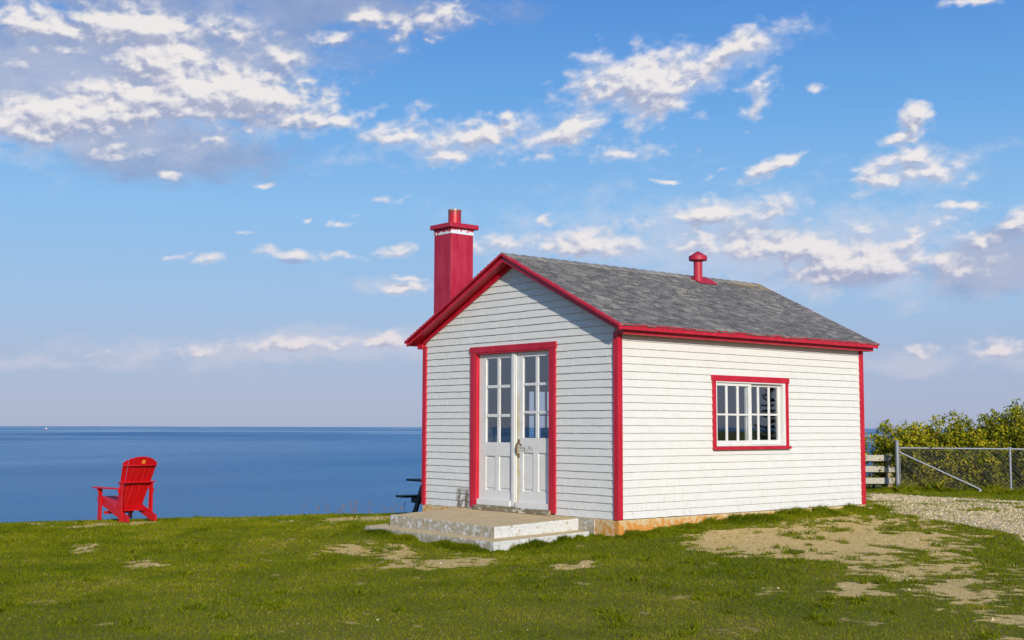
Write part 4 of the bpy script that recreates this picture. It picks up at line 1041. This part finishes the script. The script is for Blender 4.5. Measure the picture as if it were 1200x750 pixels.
# ------------------------------------------------------------------ grass
def in_box(x, y):
    h = (x > -W_-.0) & (x < .0) & (y > .0) & (y < L_)
    s1 = (x > -3.62-(y+.0)*-.1) & (x < -.51) & (y > -1.69) & (y < .02)
    return h | s1
def cam_sector(n, r0, r1, half, p, q_):
    u = q_.random(n); r_ = (r0**p+u*(r1**p-r0**p))**(1/p); a = (q_.random(n)*2-1)*half+math.pi/2-YAW
    return CAM.x+r_*np.cos(a), CAM.y+r_*np.sin(a), r_
def blades(x, y, r_, hgt, wid, q_, lean=.55, zoff=-.004):
    n = len(x); z = ground_z(x, y)+zoff
    a = q_.random(n)*2*np.pi; ln = lean*q_.random(n); d = np.stack([np.cos(a)*ln, np.sin(a)*ln, np.ones(n)], -1)*hgt[:, None]
    wa = q_.random(n)*2*np.pi; wv = np.stack([np.cos(wa), np.sin(wa), np.zeros(n)], -1)*wid[:, None]/2
    p = np.stack([x, y, z], -1); m_ = p+d*.55; tp = p+d*1.0+np.stack([np.cos(a), np.sin(a), -.4*np.ones(n)], -1)*(ln*hgt*.5)[:, None]
    V = np.stack([p-wv, p+wv, m_+wv*.8, tp, m_-wv*.8], 1).reshape(-1, 3)
    return V, np.arange(5*n).reshape(n, 5)
M_grass = m_leaf('grass_blade', [(0, (.070, .105, .003)), (.4, (.170, .215, .004)), (.7, (.28, .285, .006)), (.88, (.42, .33, .03)), (1, (.52, .42, .17))], .35)
q_ = np.random.default_rng(42)
N = 620000
x, y, r_ = cam_sector(N, 7.8, 25.5, .50, 1.25, q_)
gv = gravel_mask(x, y); dv = dirt_mask(x, y); keep = (q_.random(N) < (1-dv)**1.5*(1-.96*gv)+.07*(1-gv)+.02) & ~in_box(x, y) & (edge_dist(x, y) < .75)
x, y, r_, dv = x[keep], y[keep], r_[keep], dv[keep]
x2, y2, r2f = cam_sector(90000, 25, 34.5, .50, 2, q_); k2 = (q_.random(90000) < 1-.96*gravel_mask(x2, y2)) & ~in_box(x2, y2) & (edge_dist(x2, y2) < .5) & (y2 > 3)
x = np.concatenate([x, x2[k2]]); y = np.concatenate([y, y2[k2]]); r_ = np.concatenate([r_, r2f[k2]]); dv = np.concatenate([dv, np.zeros(k2.sum())]); n = len(x)
lush = fbm(x, y, 1.2, 81, 4)
hgt = (.014+.022*q_.random(n))*(.6+.9*np.clip(lush, .2, .9))*(1-.35*dv)*np.clip(r_/14, .85, 1.5)
tint = np.clip(.22+.42*q_.random(n)+(fbm(x, y, .5, 91, 4)-.5)*.75-(lush-.5)*.35+dv*.25+(q_.random(n) < .05)*.4, 0, 1)
V, Fg = blades(x, y, r_, hgt, .0042*np.clip(r_/9, .9, 2.6)*(.7+.6*q_.random(n)), q_, .9)
gr = npmesh('lawn_grass', V, Fg, M_grass, {'tint': np.repeat(tint, 5)}); tag(gr, 'short green lawn grass with yellowish patches covering the headland', 'grass', kind='stuff')
# taller fringe against foundation, steps and fences
def along(p, q2, n, spread, side):
    t_ = q_.random(n); p = np.array(p); q2 = np.array(q2); d = q2-p; nn = np.array([d[1], -d[0]])/np.linalg.norm(d)*side
    off = np.abs(q_.normal(size=n))*spread; return p[0]+d[0]*t_+nn[0]*off, p[1]+d[1]*t_+nn[1]*off, off
fx, fy, fh = [], [], []
def fringe(p, q2, n, spread, side, h0, fadeoff=.3):
    a, b_, o_ = along(p, q2, n, spread, side); lum = np.clip(fbm(a, b_, .28, 97, 3)*1.9-.35, .08, 1.25)
    k = q_.random(n) < lum; fx.append(a[k]); fy.append(b_[k]); fh.append(h0*(.5+.7*q_.random(n)[k])*lum[k]*np.exp(-o_[k]/fadeoff))
fringe((-.5, .0), (.0, -.02), 5000, .10, 1, .10); fringe((.02, -.1), (.02, 2.2), 17000, .20, 1, .14, .34); fringe((.02, 2.2), (.02, 5.9), 26000, .20, 1, .155, .34)
fringe((-.50, -1.72), (-.49, -.02), 9000, .08, 1, .12); fringe((-3.4, -1.71), (-.45, -1.73), 16000, .07, 1, .11, .2)
fringe((-3.75, -1.6), (-3.35, -1.72), 1500, .08, 1, .09)
fringe((-6.2, 14.9), (-5.2, 14.7), 5000, .25, 1, .16, .6); fringe((A.x, A.y), (A.x+fd_.x*9, A.y+fd_.y*9), 30000, .28, 1, .20, .6); fringe((A.x, A.y), (A.x+fd_.x*9, A.y+fd_.y*9), 26000, .5, -1, .30, .9)
x = np.concatenate(fx); y = np.concatenate(fy); h_ = np.concatenate(fh); k = ~((x > -W_) & (x < -.0) & (y > 0) & (y < L_)); x, y, h_ = x[k], y[k], h_[k]; n = len(x)
V, Fg = blades(x, y, None, h_, .007+.010*q_.random(n)+.008*(y > 8), q_, .8)
tint = np.clip(.10+.38*q_.random(n)+(fbm(x, y, .4, 17, 3)-.5)*.9+(q_.random(n) < .06)*.4+.16*(y > 3), 0, 1)
tg = npmesh('tall_grass', V, Fg, M_grass, {'tint': np.repeat(tint, 5)}); tag(tg, 'taller unmown grass fringe against the foundation, steps and fences', 'grass', kind='stuff')
# longer tufts and weeds dotted through the turf
tx, ty, tr = cam_sector(420, 8, 24, .46, 1.4, q_); kk = ~in_box(tx, ty) & (edge_dist(tx, ty) < -.1) & (gravel_mask(tx, ty) < .5); tx, ty = tx[kk], ty[kk]
bx_, by_, bh_ = [], [], []
for a_, b_ in zip(tx, ty):
    m_ = int(q_.integers(18, 70)); s_ = q_.uniform(.02, .07); bx_.append(a_+q_.normal(size=m_)*s_); by_.append(b_+q_.normal(size=m_)*s_); bh_.append(q_.uniform(.035, .085)*(.6+.6*q_.random(m_)))
bx_, by_, bh_ = np.concatenate(bx_), np.concatenate(by_), np.concatenate(bh_)
V, Fg = blades(bx_, by_, None, bh_, .006+.004*q_.random(len(bx_)), q_, 1.0)
tag(npmesh('grass_tufts', V, Fg, M_grass, {'tint': np.repeat(np.clip(q_.normal(.33, .2, len(bx_)), 0, 1), 5)}), 'longer dark grass tufts dotted through the lawn', 'grass', kind='stuff')
# dry weed stalks on the crest
dw = MB()
for i in range(26):
    xx, yy = -6.9+rnd.uniform(-.9, 1.1), .35+rnd.uniform(-.7, .9); zz = float(ground_z(xx, yy)); hh = rnd.uniform(.08, .26)
    dw.tube([(xx, yy, zz-.02), (xx+rnd.uniform(-.02, .02), yy+rnd.uniform(-.02, .02), zz+hh*.6), (xx+rnd.uniform(-.06, .06), yy+rnd.uniform(-.06, .06), zz+hh)], [.003, .0025, .002], 4)
    if rnd.random() < .6:
        for _ in range(4): c_ = Vector((xx, yy, zz+hh*rnd.uniform(.6, 1))); dw.tube([c_, c_+Vector((rnd.uniform(-.03, .03), rnd.uniform(-.03, .03), .03))], [.006, .002], 4)
tag(build('dry_weeds', dw, simple('dry_stalk', (.22, .13, .07), .9)), 'sparse dry weed stalks standing on the cliff edge left of the steps', 'weeds', kind='stuff')

# ------------------------------------------------------------------ loose stones
def stones(x, y, s, q_, sink=.25):
    n = len(x); base = np.array([(1, 0, 0), (-1, 0, 0), (0, 1, 0), (0, -1, 0), (0, 0, 1), (0, 0, -1)], float)
    v = base[None]*(.6+.7*q_.random((n, 6, 1)))*np.array([1, 1, .62]); a = q_.random(n)*6.28; ca, sa = np.cos(a), np.sin(a)
    vx = v[..., 0]*ca[:, None]-v[..., 1]*sa[:, None]; vy = v[..., 0]*sa[:, None]+v[..., 1]*ca[:, None]
    V = np.stack([vx, vy, v[..., 2]+q_.normal(size=(n, 6))*.12], -1)*s[:, None, None]/2; V += np.stack([x, y, ground_z(x, y)+s*sink*.3], -1)[:, None]
    f = np.array([(0, 2, 4), (2, 1, 4), (1, 3, 4), (3, 0, 4), (2, 0, 5), (1, 2, 5), (3, 1, 5), (0, 3, 5)])
    return V.reshape(-1, 3), (f[None]+(np.arange(n)*6)[:, None, None]).reshape(-1, 3)
def m_stone():
    m, t, b = mat_new('gravel_stone'); tn = attr(t, 'tint')
    c = t.ramp(tn, [(0, (.14, .115, .08)), (.3, (.44, .34, .18)), (.65, (.72, .56, .32)), (.92, (.84, .72, .50)), (1, (.88, .84, .76))])
    t.put(b.inputs['Base Color'], c); b.inputs['Roughness'].default_value = .9; return m
M_stone = m_stone()
n = 120000; x = q_.uniform(-6, 7, n); y = q_.uniform(2, 14.5, n); g_ = gravel_mask(x, y); k = (q_.random(n) < g_*.75) & ~((x < .1) & (y < L_+.1)); x, y = x[k], y[k]; n = len(x)
V, Fs = stones(x, y, .012+.034*q_.random(n)**2.2, q_)
tag(npmesh('gravel_stones', V, Fs, M_stone, {'tint': np.repeat(np.clip(q_.normal(.5, .22, n), 0, 1), 6)}), 'loose tan and grey gravel stones on the path right of the cottage', 'gravel', kind='stuff')
n = 9000; x, y, r_ = cam_sector(n, 8, 24, .46, 1.5, q_); dv = dirt_mask(x, y); k = (q_.random(n) < dv*.5+.012) & ~in_box(x, y) & (edge_dist(x, y) < 0); x, y = x[k], y[k]; n = len(x)
V, Fs = stones(x, y, .008+.03*q_.random(n)**3.5, q_)
tag(npmesh('scattered_pebbles', V, Fs, M_stone, {'tint': np.repeat(np.clip(q_.normal(.62, .22, n), 0, 1), 6)}), 'small pale pebbles scattered over the bare patches of the lawn', 'pebbles', kind='stuff')
